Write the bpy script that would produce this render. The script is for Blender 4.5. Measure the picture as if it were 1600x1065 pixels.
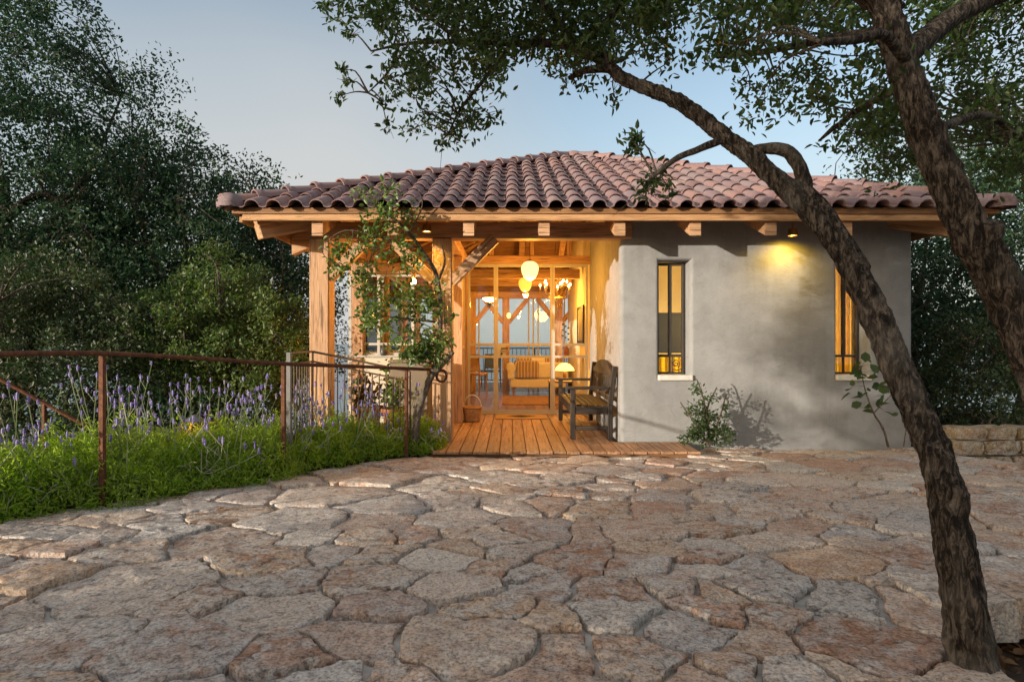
import bpy, bmesh, math, random
import numpy as np
from mathutils import Vector, Matrix, noise as mnoise
R = math.radians
random.seed(7); rng = np.random.default_rng(11)
for o in list(bpy.data.objects): bpy.data.objects.remove(o)
S = bpy.context.scene
COL = S.collection

# ------------------------------------------------------------------ camera, sky, sun, exposure
F, CX, CY, CH = 885.0, 797.0, 536.0, 1.13
cam = bpy.data.cameras.new('camera'); camo = bpy.data.objects.new('camera', cam); COL.objects.link(camo)
cam.sensor_width = 36; cam.lens = 36*F/1600; cam.clip_start = .05; cam.clip_end = 60000
cam.shift_x = (800-CX)/1600; cam.shift_y = (CY-532.5)/1600
camo.location = (0, 0, CH); camo.rotation_euler = (R(90), 0, 0)
S.camera = camo
SUN_EL = R(8.5)
to_sun = Vector((-.79, -.61, 0)).normalized()*math.cos(SUN_EL) + Vector((0, 0, math.sin(SUN_EL)))
w = bpy.data.worlds.new('World'); S.world = w; w.use_nodes = True
nt = w.node_tree; bg = nt.nodes['Background']
sky = nt.nodes.new('ShaderNodeTexSky'); sky.sky_type = 'NISHITA'; sky.sun_disc = False
sky.sun_elevation = SUN_EL; sky.sun_rotation = math.atan2(to_sun.x, to_sun.y)
sky.air_density = 1.0; sky.dust_density = 2.5; sky.ozone_density = .8
# thin pale veil of high cloud, thicker towards the horizon
tcw = nt.nodes.new('ShaderNodeTexCoord'); sep = nt.nodes.new('ShaderNodeSeparateXYZ'); nt.links.new(tcw.outputs['Generated'], sep.inputs[0])
mpw = nt.nodes.new('ShaderNodeMapping'); mpw.inputs['Location'].default_value = (1.9, .7, 3.1); mpw.inputs['Scale'].default_value = (.8, .8, 1.1); nt.links.new(tcw.outputs['Generated'], mpw.inputs[0])
nzw = nt.nodes.new('ShaderNodeTexNoise'); nzw.inputs['Scale'].default_value = 1.3; nzw.inputs['Detail'].default_value = 2.5; nzw.inputs['Roughness'].default_value = .4; nt.links.new(mpw.outputs[0], nzw.inputs[0])
rw = nt.nodes.new('ShaderNodeMapRange'); rw.inputs[1].default_value = .38; rw.inputs[2].default_value = .64; rw.inputs[3].default_value = .02; rw.inputs[4].default_value = .92; nt.links.new(nzw.outputs[0], rw.inputs[0])
rh = nt.nodes.new('ShaderNodeMapRange'); rh.inputs[1].default_value = 0; rh.inputs[2].default_value = .55; rh.inputs[3].default_value = .42; rh.inputs[4].default_value = 0; rh.interpolation_type = 'SMOOTHSTEP'; nt.links.new(sep.outputs[2], rh.inputs[0])
ad = nt.nodes.new('ShaderNodeMath'); ad.operation = 'ADD'; ad.use_clamp = True; nt.links.new(rw.outputs[0], ad.inputs[0]); nt.links.new(rh.outputs[0], ad.inputs[1])
mxw = nt.nodes.new('ShaderNodeMix'); mxw.data_type = 'RGBA'; mxw.inputs[7].default_value = (2.1, 2.12, 2.1, 1); nt.links.new(ad.outputs[0], mxw.inputs[0]); nt.links.new(sky.outputs[0], mxw.inputs[6])
nt.links.new(mxw.outputs[2], bg.inputs[0]); bg.inputs[1].default_value = 0.15
sun = bpy.data.lights.new('sun', 'SUN'); suno = bpy.data.objects.new('sun', sun); COL.objects.link(suno)
sun.energy = 3.1; sun.angle = R(.6); sun.color = (1, .9, .76)
suno.rotation_euler = to_sun.to_track_quat('Z', 'Y').to_euler(); suno.location = (-6, -4, 6)
S.view_settings.view_transform = 'Standard'; S.view_settings.look = 'None'
S.view_settings.exposure = 1.05; S.view_settings.gamma = 1
S.render.resolution_x, S.render.resolution_y = 1024, 681

# ------------------------------------------------------------------ helpers
def P(px, py, D): return Vector(((px-CX)/F*D, D, CH-(py-CY)/F*D))
def gz(x, y): return .25-.052*y
def G(px, py):
    D = (CH-.25)/((py-CY)/F-.052); return Vector(((px-CX)/F*D, D, gz(0, D)))
W = {}
def link(o, name, parent=None, M=None, **kw):
    COL.objects.link(o)
    M = M or Matrix.Identity(4); W[o.name] = M
    if parent is not None:
        o.parent = parent; o.matrix_parent_inverse = W[parent.name].inverted()
    o.matrix_basis = M
    for k, v in kw.items(): o[k] = v
    return o
def empty(name, loc, label, category, group=None, kind=None):
    o = bpy.data.objects.new(name, None); o.empty_display_size = .1
    link(o, name, None, Matrix.Translation(Vector(loc)), label=label, category=category)
    if group: o['group'] = group
    return o
def smooth(me, ang=40):
    me.shade_smooth(); me.set_sharp_from_angle(angle=R(ang))
def npmesh(name, V, faces, k):
    """V Nx3, faces Mxk array"""
    me = bpy.data.meshes.new(name); n = len(faces)
    me.vertices.add(len(V)); me.vertices.foreach_set('co', np.asarray(V, np.float32).ravel())
    me.loops.add(n*k); me.loops.foreach_set('vertex_index', np.asarray(faces, np.int32).ravel())
    me.polygons.add(n); me.polygons.foreach_set('loop_start', np.arange(0, n*k, k, dtype=np.int32))
    me.update(calc_edges=True); return me
class MB:
    def __init__(s): s.v = []; s.f = []
    def add(s, vs, fs):
        n = len(s.v); s.v += [tuple(p) for p in vs]; s.f += [tuple(i+n for i in f) for f in fs]; return s
    def box(s, c, d, M=None, taper=1):
        x, y, z = d[0]/2, d[1]/2, d[2]/2; c = Vector(c)
        vs = [Vector((a*x, b*y, -z)) for a, b in ((-1,-1),(1,-1),(1,1),(-1,1))]+[Vector((a*x*taper, b*y*taper, z)) for a, b in ((-1,-1),(1,-1),(1,1),(-1,1))]
        vs = [(M @ v if M else v)+c for v in vs]
        return s.add(vs, [(3,2,1,0),(4,5,6,7),(0,1,5,4),(1,2,6,5),(2,3,7,6),(3,0,4,7)])
    def bx(s, x0, x1, y0, y1, z0, z1): return s.box(((x0+x1)/2,(y0+y1)/2,(z0+z1)/2),(x1-x0,y1-y0,z1-z0))
    def tube(s, pts, rad, n=8, cap=True, jit=0, ridge=0, lf=1.):
        pts = [Vector(p) for p in pts]; m = len(pts)
        if not hasattr(rad, '__len__'): rad = [rad]*m
        up = None; vs = []; fs = []
        for i, p in enumerate(pts):
            t = (pts[min(i+1,m-1)]-pts[max(i-1,0)]).normalized()
            if up is None: up = Vector((0,0,1)) if abs(t.z) < .9 else Vector((1,0,0))
            u = (up-t*up.dot(t)).normalized(); up = u; b = t.cross(u)
            for k in range(n):
                a = 2*math.pi*k/n; r = rad[i]
                if jit: r *= 1+jit*mnoise.noise(Vector((math.cos(a)*1.3, math.sin(a)*1.3, i*.45*lf+pts[0].x*3)))
                if ridge:
                    q = Vector((math.cos(a)*5.5, math.sin(a)*5.5, i*.45*lf*1.3)); r += ridge*(abs(mnoise.noise(q))*-1.6+.6*mnoise.noise(q*2.7)+.9*max(0, mnoise.noise(q*.35)-.35)*3)
                vs.append(p+(u*math.cos(a)+b*math.sin(a))*r)
        for i in range(m-1):
            for k in range(n):
                fs.append((i*n+k, i*n+(k+1)%n, (i+1)*n+(k+1)%n, (i+1)*n+k))
        if cap: fs += [tuple(range(n-1,-1,-1)), tuple((m-1)*n+k for k in range(n))]
        return s.add(vs, fs)
    def lathe(s, prof, c=(0,0,0), n=20, jit=0):
        c = Vector(c); vs = []; m = len(prof)
        for j, (r, z) in enumerate(prof):
            for k in range(n):
                a = 2*math.pi*k/n; q = r*(1+jit*((k % 2)*2-1))
                vs.append(c+Vector((q*math.cos(a), q*math.sin(a), z)))
        fs = [(j*n+k, j*n+(k+1)%n, (j+1)*n+(k+1)%n, (j+1)*n+k) for j in range(m-1) for k in range(n)]
        return s.add(vs, fs)
    def ell(s, c, r, n=10, m=6):
        pr = [(max(math.sin(math.pi*j/m), .001), -math.cos(math.pi*j/m)) for j in range(m+1)]
        c = Vector(c); b = MB().lathe(pr, (0,0,0), n)
        return s.add([Vector((v[0]*r[0], v[1]*r[1], v[2]*r[2]))+c for v in b.v], b.f)
    def mesh(s, name='m', sm=None, bevel=0, seg=1):
        me = bpy.data.meshes.new(name); me.from_pydata(s.v, [], s.f)
        if bevel:
            bm = bmesh.new(); bm.from_mesh(me)
            bmesh.ops.bevel(bm, geom=bm.edges[:], offset=bevel, segments=seg, affect='EDGES', clamp_overlap=True, profile=.6)
            bm.to_mesh(me); bm.free()
        me.update()
        if sm: smooth(me, sm)
        return me
    def obj(s, name, mat, parent=None, sm=None, bevel=0, seg=1, M=None, **kw):
        me = s.mesh(name, sm, bevel, seg); me.materials.append(mat)
        return link(bpy.data.objects.new(name, me), name, parent, M, **kw)
def meshobj(name, me, mat, parent=None, M=None, **kw):
    if mat and not me.materials: me.materials.append(mat)
    return link(bpy.data.objects.new(name, me), name, parent, M, **kw)
def timber(name, p0, p1, w, h, mat, parent=None, bevel=.008, up=(0,0,1), **kw):
    """beam with its length along local X; w across, h along up"""
    p0, p1 = Vector(p0), Vector(p1); x = (p1-p0).normalized(); z = Vector(up); z = (z-x*z.dot(x)).normalized(); y = z.cross(x)
    M = Matrix((x, y, z)).transposed().to_4x4(); M.translation = (p0+p1)/2
    return MB().box((0,0,0), ((p1-p0).length, w, h)).obj(name, mat, parent, bevel=bevel, M=M, **kw)
def spline(pts, n=6):
    """catmull-rom through tuples"""
    A = [np.array(p, float) for p in pts]; A = [2*A[0]-A[1]]+A+[2*A[-1]-A[-2]]; out = []
    for i in range(1, len(A)-2):
        for k in range(n):
            t = k/n; a, b, c, d = A[i-1:i+3]
            out.append(.5*((2*b)+(-a+c)*t+(2*a-5*b+4*c-d)*t*t+(-a+3*b-3*c+d)*t**3))
    out.append(A[-2]); return out

# ------------------------------------------------------------------ materials
class N:
    def __init__(s, name, rough=.7, spec=.3):
        m = bpy.data.materials.new(name); m.use_nodes = True; s.m = m; s.t = m.node_tree
        s.b = s.t.nodes['Principled BSDF']; s.b.inputs['Roughness'].default_value = rough; s.b.inputs['Specular IOR Level'].default_value = spec
    def n(s, ty, **kw):
        x = s.t.nodes.new(ty)
        for k, v in kw.items():
            if k in x.inputs: x.inputs[k].default_value = v
            else: setattr(x, k, v)
        return x
    def l(s, a, b): s.t.links.new(a, b)
    def coord(s, scale=(1,1,1), kind='Object'):
        tc = s.n('ShaderNodeTexCoord'); mp = s.n('ShaderNodeMapping'); mp.inputs['Scale'].default_value = scale
        s.l(tc.outputs[kind], mp.inputs[0]); return mp.outputs[0]
    def noise(s, co, scale, detail=6, rough=.6, dist=0):
        x = s.n('ShaderNodeTexNoise', Scale=scale, Detail=detail, Roughness=rough, Distortion=dist); s.l(co, x.inputs['Vector']); return x.outputs[0]
    def ramp(s, fac, stops):
        r = s.n('ShaderNodeValToRGB'); e = r.color_ramp.elements
        while len(e) < len(stops): e.new(.5)
        for el, (p, c) in zip(e, stops): el.position = p; el.color = (*c, 1) if len(c) == 3 else c
        s.l(fac, r.inputs[0]); return r.outputs[0]
    def mix(s, fac, a, b, mode='MIX'):
        x = s.n('ShaderNodeMix', data_type='RGBA', blend_type=mode)
        for sock, v in ((x.inputs[0], fac), (x.inputs[6], a), (x.inputs[7], b)):
            if hasattr(v, 'links') or isinstance(v, bpy.types.NodeSocket): s.l(v, sock)
            else: sock.default_value = v if not isinstance(v, tuple) else (*v, 1)
        return x.outputs[2]
    def math(s, op, a, b=0):
        x = s.n('ShaderNodeMath', operation=op)
        for sock, v in zip(x.inputs, (a, b)):
            if isinstance(v, bpy.types.NodeSocket): s.l(v, sock)
            else: sock.default_value = v
        return x.outputs[0]
    def bump(s, h, strength=.5, dist=.01, prev=None):
        b = s.n('ShaderNodeBump', Strength=strength, Distance=dist); s.l(h, b.inputs['Height'])
        if prev is not None: s.l(prev, b.inputs['Normal'])
        s.l(b.outputs[0], s.b.inputs['Normal']); return b.outputs[0]
    def col(s, c):
        if isinstance(c, tuple): s.b.inputs['Base Color'].default_value = (*c, 1)
        else: s.l(c, s.b.inputs['Base Color'])
    def rnd(s): return s.n('ShaderNodeObjectInfo').outputs['Random']
    def isl(s): return s.n('ShaderNodeNewGeometry').outputs['Random Per Island']

def wood(name, a, b, c, rough=.62, sc=1, rv=.35):
    m = N(name, rough); co = m.coord((1.2*sc, 14*sc, 14*sc)); co2 = m.coord((1, 1, 1))
    r = m.rnd(); off = m.n('ShaderNodeVectorMath', operation='ADD'); cmb = m.n('ShaderNodeCombineXYZ')
    rr = m.math('MULTIPLY', r, 37.); m.l(rr, cmb.inputs[0]); m.l(rr, cmb.inputs[1]); m.l(co, off.inputs[0]); m.l(cmb.outputs[0], off.inputs[1])
    g = m.noise(off.outputs[0], 2.2, 8, .62, .6); cc = m.ramp(g, [(.3, a), (.52, b), (.75, c)])
    big = m.noise(co2, 2.5, 3); cc = m.mix(m.math('MULTIPLY', m.ramp(big, [(.45,(0,0,0)),(.75,(1,1,1))]), .35), cc, a)
    hv = m.n('ShaderNodeHueSaturation'); m.l(cc, hv.inputs['Color']); m.l(m.math('ADD', m.math('MULTIPLY', r, rv), 1-rv/2), hv.inputs['Value'])
    ck = m.noise(m.coord((.55*sc, 20*sc, 20*sc)), 3., 4, .5); ckm = m.ramp(ck, [(.62,(0,0,0)),(.66,(1,1,1))]); kn = m.n('ShaderNodeTexVoronoi', Scale=2.2*sc); m.l(off.outputs[0], kn.inputs['Vector']); knm = m.ramp(kn.outputs[0], [(.06,(1,1,1)),(.16,(0,0,0))])
    c2 = m.mix(m.math('MULTIPLY', ckm, .65), hv.outputs[0], tuple(x*.28 for x in a)); c2 = m.mix(m.math('MULTIPLY', knm, .7), c2, tuple(x*.4 for x in a))
    m.col(c2); n1 = m.bump(g, .4, .006); iv = m.math('SUBTRACT', 1., ckm); m.bump(iv, .5, .006, n1); return m.m
M_ = {}
M_['timber'] = wood('timber', (.27,.14,.07), (.48,.28,.15), (.58,.36,.21))
M_['fascia'] = wood('fascia_timber', (.30,.155,.07), (.52,.29,.135), (.62,.37,.19))
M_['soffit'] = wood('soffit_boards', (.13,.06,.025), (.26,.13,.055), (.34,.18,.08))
M_['deck'] = wood('deck_boards', (.20,.10,.05), (.36,.20,.11), (.46,.28,.17), .55, 1, .45)
M_['floor'] = wood('floor_boards', (.10,.045,.02), (.22,.10,.045), (.33,.17,.08), .28, 1, .6)
M_['bench'] = wood('weathered_bench', (.014,.010,.008), (.032,.023,.017), (.075,.052,.036), .6, 1.5, .4)
M_['chair'] = wood('chair_wood', (.22,.10,.04), (.40,.21,.09), (.5,.29,.14), .45)
def stucco():
    m = N('lime_stucco', .88, .15); co = m.coord()
    a = m.noise(co, 1.3, 5, .6, .4); b = m.noise(co, 7, 6, .65); c = m.noise(co, 60, 4)
    cc = m.ramp(a, [(.36,(.235,.233,.228)),(.5,(.263,.261,.256)),(.64,(.29,.288,.283))])
    cc = m.mix(.28, cc, m.ramp(b, [(.38,(.75,.73,.71)),(.58,(1.05,1.05,1.05))]), 'MULTIPLY')
    st = m.noise(m.coord((5,5,.5)), 1.6, 5, .6); cc = m.mix(m.math('MULTIPLY', m.ramp(st, [(.54,(0,0,0)),(.66,(1,1,1))]), .16), cc, (.15,.135,.12))
    ck = m.noise(m.coord(), 2.2, 3, .5, 2.5); ck2 = m.math('ABSOLUTE', m.math('SUBTRACT', ck, .5)); cc = m.mix(m.math('MULTIPLY', m.ramp(ck2, [(0,(1,1,1)),(.0022,(0,0,0))]), .35), cc, (.1,.09,.08)); m.col(cc)
    tw_ = m.noise(m.coord((1,1,2.5)), 11, 3, .5, 1.5)
    n1 = m.bump(b, .25, .02); n1 = m.bump(tw_, .3, .014, n1); m.bump(c, .3, .004, n1); return m.m
M_['stucco'] = stucco()
def plain(name, c, rough=.6, var=.15, sc=9, bump=.15, metal=0, spec=.3):
    m = N(name, rough, spec); co = m.coord(); a = m.noise(co, sc, 5)
    d = tuple(x*(1-var) for x in c); e = tuple(min(1, x*(1+var)) for x in c)
    m.col(m.ramp(a, [(.3, d), (.7, e)])); m.b.inputs['Metallic'].default_value = metal
    if bump: m.bump(m.noise(co, sc*6, 4), bump, .004)
    return m.m
def emis(name, c, s, base=None):
    m = N(name, .5); m.col(base or c); m.b.inputs['Emission Color'].default_value = (*c, 1); m.b.inputs['Emission Strength'].default_value = s; return m.m
def glass():
    m = bpy.data.materials.new('window_glass'); m.use_nodes = True; t = m.node_tree; t.nodes.clear()
    o = t.nodes.new('ShaderNodeOutputMaterial'); tr = t.nodes.new('ShaderNodeBsdfTransparent'); gl = t.nodes.new('ShaderNodeBsdfGlossy'); mx = t.nodes.new('ShaderNodeMixShader'); fr = t.nodes.new('ShaderNodeFresnel')
    fr.inputs[0].default_value = 1.45; gl.inputs['Roughness'].default_value = .01; tr.inputs[0].default_value = (.95,.97,.96,1)
    t.links.new(fr.outputs[0], mx.inputs[0]); t.links.new(tr.outputs[0], mx.inputs[1]); t.links.new(gl.outputs[0], mx.inputs[2]); t.links.new(mx.outputs[0], o.inputs[0]); return m
M_['glass'] = glass()
M_['frame'] = plain('pale_metal_frame', (.42,.40,.36), .45, .06, 4, 0)
M_['bronze'] = plain('dark_bronze', (.06,.05,.042), .5, .2, 8, .1, .3)
M_['grey_metal'] = plain('grey_metal', (.20,.20,.195), .45, .15, 10, .1, .5)
M_['railmetal'] = plain('brown_rail_metal', (.13,.085,.06), .5, .25, 12, .1, .4)
def rust():
    m = N('rusty_steel', .75); co = m.coord(); a = m.noise(co, 25, 8, .7); b = m.noise(co, 6, 4)
    cc = m.ramp(a, [(.3,(.05,.02,.012)),(.5,(.15,.055,.025)),(.7,(.27,.11,.045))]); m.col(m.mix(m.math('MULTIPLY', b, .6), cc, (.07,.035,.025))); m.b.inputs['Metallic'].default_value = .25
    m.bump(a, .5, .003); return m.m
M_['rust'] = rust()
M_['sill'] = plain('pale_stone', (.55,.52,.46), .8, .12, 12, .3)
M_['cream'] = plain('cream_plaster', (.62,.52,.36), .8, .06, 3, .1)
M_['lowwall'] = plain('beige_panel', (.52,.46,.36), .7, .05, 3, .05)
M_['taupe'] = plain('taupe_cabinet', (.17,.14,.10), .6, .08, 5, .05)
M_['dark'] = plain('dark_wood_panel', (.02,.016,.014), .5, .2, 6, .1)
M_['terracotta'] = plain('terracotta_pot', (.33,.13,.07), .8, .2, 10, .2)
M_['wicker'] = plain('wicker', (.42,.24,.10), .7, .3, 30, .5)
M_['coir'] = plain('coir', (.40,.25,.12), .95, .25, 60, .8)
M_['ink'] = plain('dark_print', (.03,.02,.015), .95, .2, 60, .5)
M_['soil'] = plain('soil', (.06,.04,.028), .95, .4, 12, .9)
def tile_mat():
    m = N('clay_tile', .72, .3); co = m.coord(); r = m.rnd(); a = m.noise(co, 9, 6, .65); b = m.noise(co, 45, 4)
    base = m.ramp(r, [(0,(.12,.07,.07)),(.25,(.23,.13,.125)),(.5,(.17,.12,.13)),(.75,(.28,.15,.125)),(.9,(.20,.15,.155)),(1,(.30,.21,.19))])
    cc = m.mix(m.math('MULTIPLY', m.ramp(a, [(.42,(0,0,0)),(.7,(1,1,1))]), .6), base, (.25,.19,.19)); cc = m.mix(m.math('MULTIPLY', m.ramp(b, [(.55,(0,0,0)),(.75,(1,1,1))]), .35), cc, (.42,.36,.31))
    m.col(cc); n1 = m.bump(a, .2, .01); m.bump(b, .25, .003, n1); return m.m
M_['tile'] = tile_mat()
def stone(name, cols, pit=1., sc=1.):
    m = N(name, .9, .15); co0 = m.coord((sc,sc,sc)); r = m.rnd(); r2 = m.math('FRACT', m.math('MULTIPLY', r, 17.31)); r3 = m.math('FRACT', m.math('MULTIPLY', r, 53.7))
    cb = m.n('ShaderNodeCombineXYZ'); m.l(m.math('MULTIPLY', r, 91.), cb.inputs[0]); m.l(m.math('MULTIPLY', r2, 77.), cb.inputs[1])
    off = m.n('ShaderNodeVectorMath', operation='ADD'); m.l(co0, off.inputs[0]); m.l(cb.outputs[0], off.inputs[1]); co = off.outputs[0]
    base = m.ramp(r, cols); a = m.noise(co, 5, 9, .72, .5); b = m.noise(co, 22, 8, .7, .6); c = m.noise(co, 11, 6, .65, .8); fine = m.noise(co, 80, 5, .75)
    cc = m.mix(m.math('MULTIPLY', m.ramp(a, [(.46,(0,0,0)),(.60,(1,1,1))]), m.math('MULTIPLY', r2, .9)), base, (.38,.20,.12))
    cc = m.mix(m.math('MULTIPLY', m.ramp(c, [(.47,(0,0,0)),(.58,(1,1,1))]), m.math('ADD', .25, m.math('MULTIPLY', r3, .6))), cc, (.56,.53,.50))
    pits = m.ramp(b, [(.36,(.22,.20,.19)),(.46,(.85,.84,.83)),(.56,(1.08,1.07,1.06))]); cc = m.mix(m.math('ADD', .35, m.math('MULTIPLY', r3, .6)), cc, pits, 'MULTIPLY')
    cc = m.mix(.85, cc, m.ramp(fine, [(.38,(.40,.37,.35)),(.5,(1,1,1)),(.62,(1.3,1.29,1.27))]), 'MULTIPLY')
    m.col(cc); n1 = m.bump(a, .35, .03); n2 = m.bump(b, .8*pit, .02, n1); m.bump(fine, .8*pit, .008, n2); return m.m
M_['paving'] = stone('paving_stone', [(0,(.66,.53,.42)),(.18,(.50,.33,.25)),(.34,(.70,.62,.54)),(.5,(.47,.44,.42)),(.66,(.62,.46,.33)),(.82,(.58,.54,.51)),(1,(.46,.29,.21))])
M_['rubble'] = stone('rubble_stone', [(0,(.40,.34,.24)),(.5,(.34,.27,.17)),(1,(.44,.38,.29))])
M_['mortar'] = plain('mortar', (.50,.465,.42), 1., .3, 14, .9, 0, 0.)
def bark(name, a, b, c, sc=1):
    m = N(name, .92, .15); co = m.coord((sc, sc, sc*.28)); n = m.noise(co, 58, 9, .72, .8); v = m.n('ShaderNodeTexVoronoi', Scale=55., feature='DISTANCE_TO_EDGE'); dn = m.n('ShaderNodeVectorMath', operation='ADD'); nn = m.n('ShaderNodeTexNoise', Scale=18., Detail=4.); m.l(co, nn.inputs[0]); sv = m.n('ShaderNodeVectorMath', operation='SCALE'); sv.inputs['Scale'].default_value = .06; m.l(nn.outputs[1], sv.inputs[0]); m.l(co, dn.inputs[0]); m.l(sv.outputs[0], dn.inputs[1]); m.l(dn.outputs[0], v.inputs['Vector'])
    big = m.noise(m.coord(), 4, 4); cc = m.ramp(n, [(.40, tuple(x*.5 for x in a)), (.47, a), (.53, b), (.60, c)])
    cc = m.mix(.3, cc, m.ramp(v.outputs[0], [(0,(.35,.32,.3)),(.16,(1,1,1))]), 'MULTIPLY'); cc = m.mix(m.math('MULTIPLY', m.ramp(big, [(.5,(0,0,0)),(.7,(1,1,1))]), .35), cc, (.30,.27,.23)); m.col(cc)
    n1 = m.bump(m.ramp(v.outputs[0], [(0,(0,0,0)),(.2,(1,1,1))]), .3, .008); m.bump(n, 1., .02, n1); return m.m
M_['bark'] = bark('oak_bark', (.03,.023,.018), (.085,.065,.05), (.17,.135,.105))
M_['twig'] = bark('twig_bark', (.09,.07,.05), (.17,.13,.09), (.26,.21,.16), 2)
M_['dry'] = plain('dry_twig', (.45,.40,.32), .9, .2, 20, .2)
def leaf(name, cols, trans=.35, rough=.45, spec=.4, patch=None):
    m = N(name, rough, spec); c = m.ramp(m.isl(), [(i/(len(cols)-1), k) for i, k in enumerate(cols)])
    if patch: c = m.mix(m.math('MULTIPLY', m.ramp(m.noise(m.coord(), patch[0], 3), [(.45,(0,0,0)),(.6,(1,1,1))]), patch[2]), c, patch[1])
    m.col(c)
    tl = m.n('ShaderNodeBsdfTranslucent'); hs = m.n('ShaderNodeHueSaturation', Saturation=1.1, Value=1.4); m.l(c, hs.inputs['Color']); m.l(hs.outputs[0], tl.inputs[0])
    mx = m.n('ShaderNodeMixShader'); mx.inputs[0].default_value = trans; m.l(m.b.outputs[0], mx.inputs[1]); m.l(tl.outputs[0], mx.inputs[2]); m.l(mx.outputs[0], m.t.nodes['Material Output'].inputs[0]); return m.m
M_['leaf'] = leaf('evergreen_leaf', [(.025,.05,.012),(.045,.085,.02),(.07,.11,.03),(.05,.08,.035)])
M_['leaf_far'] = leaf('dark_oak_leaf', [(.014,.040,.020),(.026,.064,.032),(.042,.086,.040),(.06,.08,.036)], .3, .5, .25)
M_['leaf_mid'] = leaf('mid_green_leaf', [(.022,.045,.018),(.04,.072,.026),(.06,.09,.034),(.07,.065,.03)], .28)
M_['leaf_bush'] = leaf('bush_leaf', [(.04,.085,.02),(.07,.13,.03),(.11,.17,.045),(.08,.08,.03)], .35)
M_['leaf_climb'] = leaf('climber_leaf', [(.05,.09,.02),(.09,.15,.03),(.14,.2,.05)], .35, .35, .5)
M_['leaf_lav'] = leaf('lavender_leaf', [(.17,.29,.02),(.27,.41,.03),(.36,.46,.07),(.20,.31,.06)], .5, .5, .3, (3.5, (.26,.30,.09), .4))
M_['stalk'] = leaf('lavender_stalk', [(.24,.30,.12),(.36,.38,.22)], .2)
M_['flower'] = leaf('lavender_flower', [(.24,.19,.43),(.36,.30,.54),(.18,.14,.35),(.42,.38,.50)], .25, .7, .2)
M_['litter'] = leaf('fallen_leaf', [(.16,.08,.035),(.10,.05,.025),(.22,.13,.06)], .1, .8, .2)

# ------------------------------------------------------------------ terrain, sea
def th(x, y):
    h = -.45
    if x < -2.6: h -= (-2.6-x)*.42
    if y > 15: h -= (y-15)*.5
    if x > 9: h -= (x-9)*.06
    if y < -3 and x < -3: h = max(h, -1.2)
    if h < -.5: h += .35*mnoise.noise(Vector((x*.25, y*.25, 0)))
    return max(h, -70)
ax = [s*(.5*i+.012*i**3.0) for s in (-1,) for i in range(44,0,-1)]+[.5*i+.012*i**3.0 for i in range(45)]
ax = [s*(abs(a)) for a, s in zip(ax, [1]*len(ax))]
vx = [(-1 if i < 44 else 1)*abs(a) for i, a in enumerate(ax)]
V = [(x+.5, y+5, th(x+.5, y+5)) for y in vx for x in vx]; n = len(vx)
FQ = [(j*n+i, j*n+i+1, (j+1)*n+i+1, (j+1)*n+i) for j in range(n-1) for i in range(n-1)]
me = bpy.data.meshes.new('ground'); me.from_pydata(V, [], FQ); smooth(me, 80)
gm = N('earth', .95, .1); gco = gm.coord(); ga = gm.noise(gco, .8, 6); gb = gm.noise(gco, 18, 6, .7)
gm.col(gm.mix(.6, gm.ramp(ga, [(.35,(.05,.035,.022)),(.6,(.09,.055,.03)),(.75,(.06,.06,.03))]), gm.ramp(gb, [(.3,(.35,.3,.3)),(.7,(1.2,1.2,1.2))]), 'MULTIPLY')); gm.bump(gb, .8, .03)
meshobj('ground', me, gm.m, kind='structure')
wm = N('sea_water', .25, .5); wm.col((.03,.09,.15)); wm.bump(wm.noise(wm.coord((.02,.02,.02)), 1.5, 6), .3, 1.)
MB().add([(-40000,60,-55),(40000,60,-55),(40000,45000,-55),(-40000,45000,-55)], [(0,1,2,3)]).obj('sea', wm.m, kind='structure')

# ------------------------------------------------------------------ patio
edge = [(-4.6,1.2),(-3.6,2.9),(-3.08,3.42),(-2.72,3.78),(-2.4,4.12),(-2.02,4.52),(-1.73,5.16),(-1.2,5.75),(-.77,6.0)]
poly = edge+[(-.77,5.93),(1.6,5.93),(1.95,6.1),(2.0,6.62),(4.75,6.62),(4.9,5.2),(4.0,4.35),(3.1,3.1),(2.85,2.34),(1.64,2.22),(1.49,1.82),(1.36,1.35),(1.24,.4),(-4.6,.4)]
def inpoly(x, y, pl=poly):
    x = np.asarray(x); y = np.asarray(y); c = np.zeros(x.shape, bool); j = len(pl)-1
    for i in range(len(pl)):
        xi, yi = pl[i]; xj, yj = pl[j]
        c ^= ((yi > y) != (yj > y)) & (x < (xj-xi)*(y-yi)/(yj-yi+1e-12)+xi); j = i
    return c
bm = bmesh.new(); vs = [bm.verts.new((x, y, gz(x, y)-.025)) for x, y in poly]; f = bm.faces.new(vs)
ex = bmesh.ops.extrude_face_region(bm, geom=[f]); 
for v in [g for g in ex['geom'] if isinstance(g, bmesh.types.BMVert)]: v.co.z -= .75
bmesh.ops.triangulate(bm, faces=bm.faces[:]); bmesh.ops.recalc_face_normals(bm, faces=bm.faces[:])
me = bpy.data.meshes.new('patio'); bm.to_mesh(me); bm.free()
patio = meshobj('patio', me, M_['mortar'], kind='structure')
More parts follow.
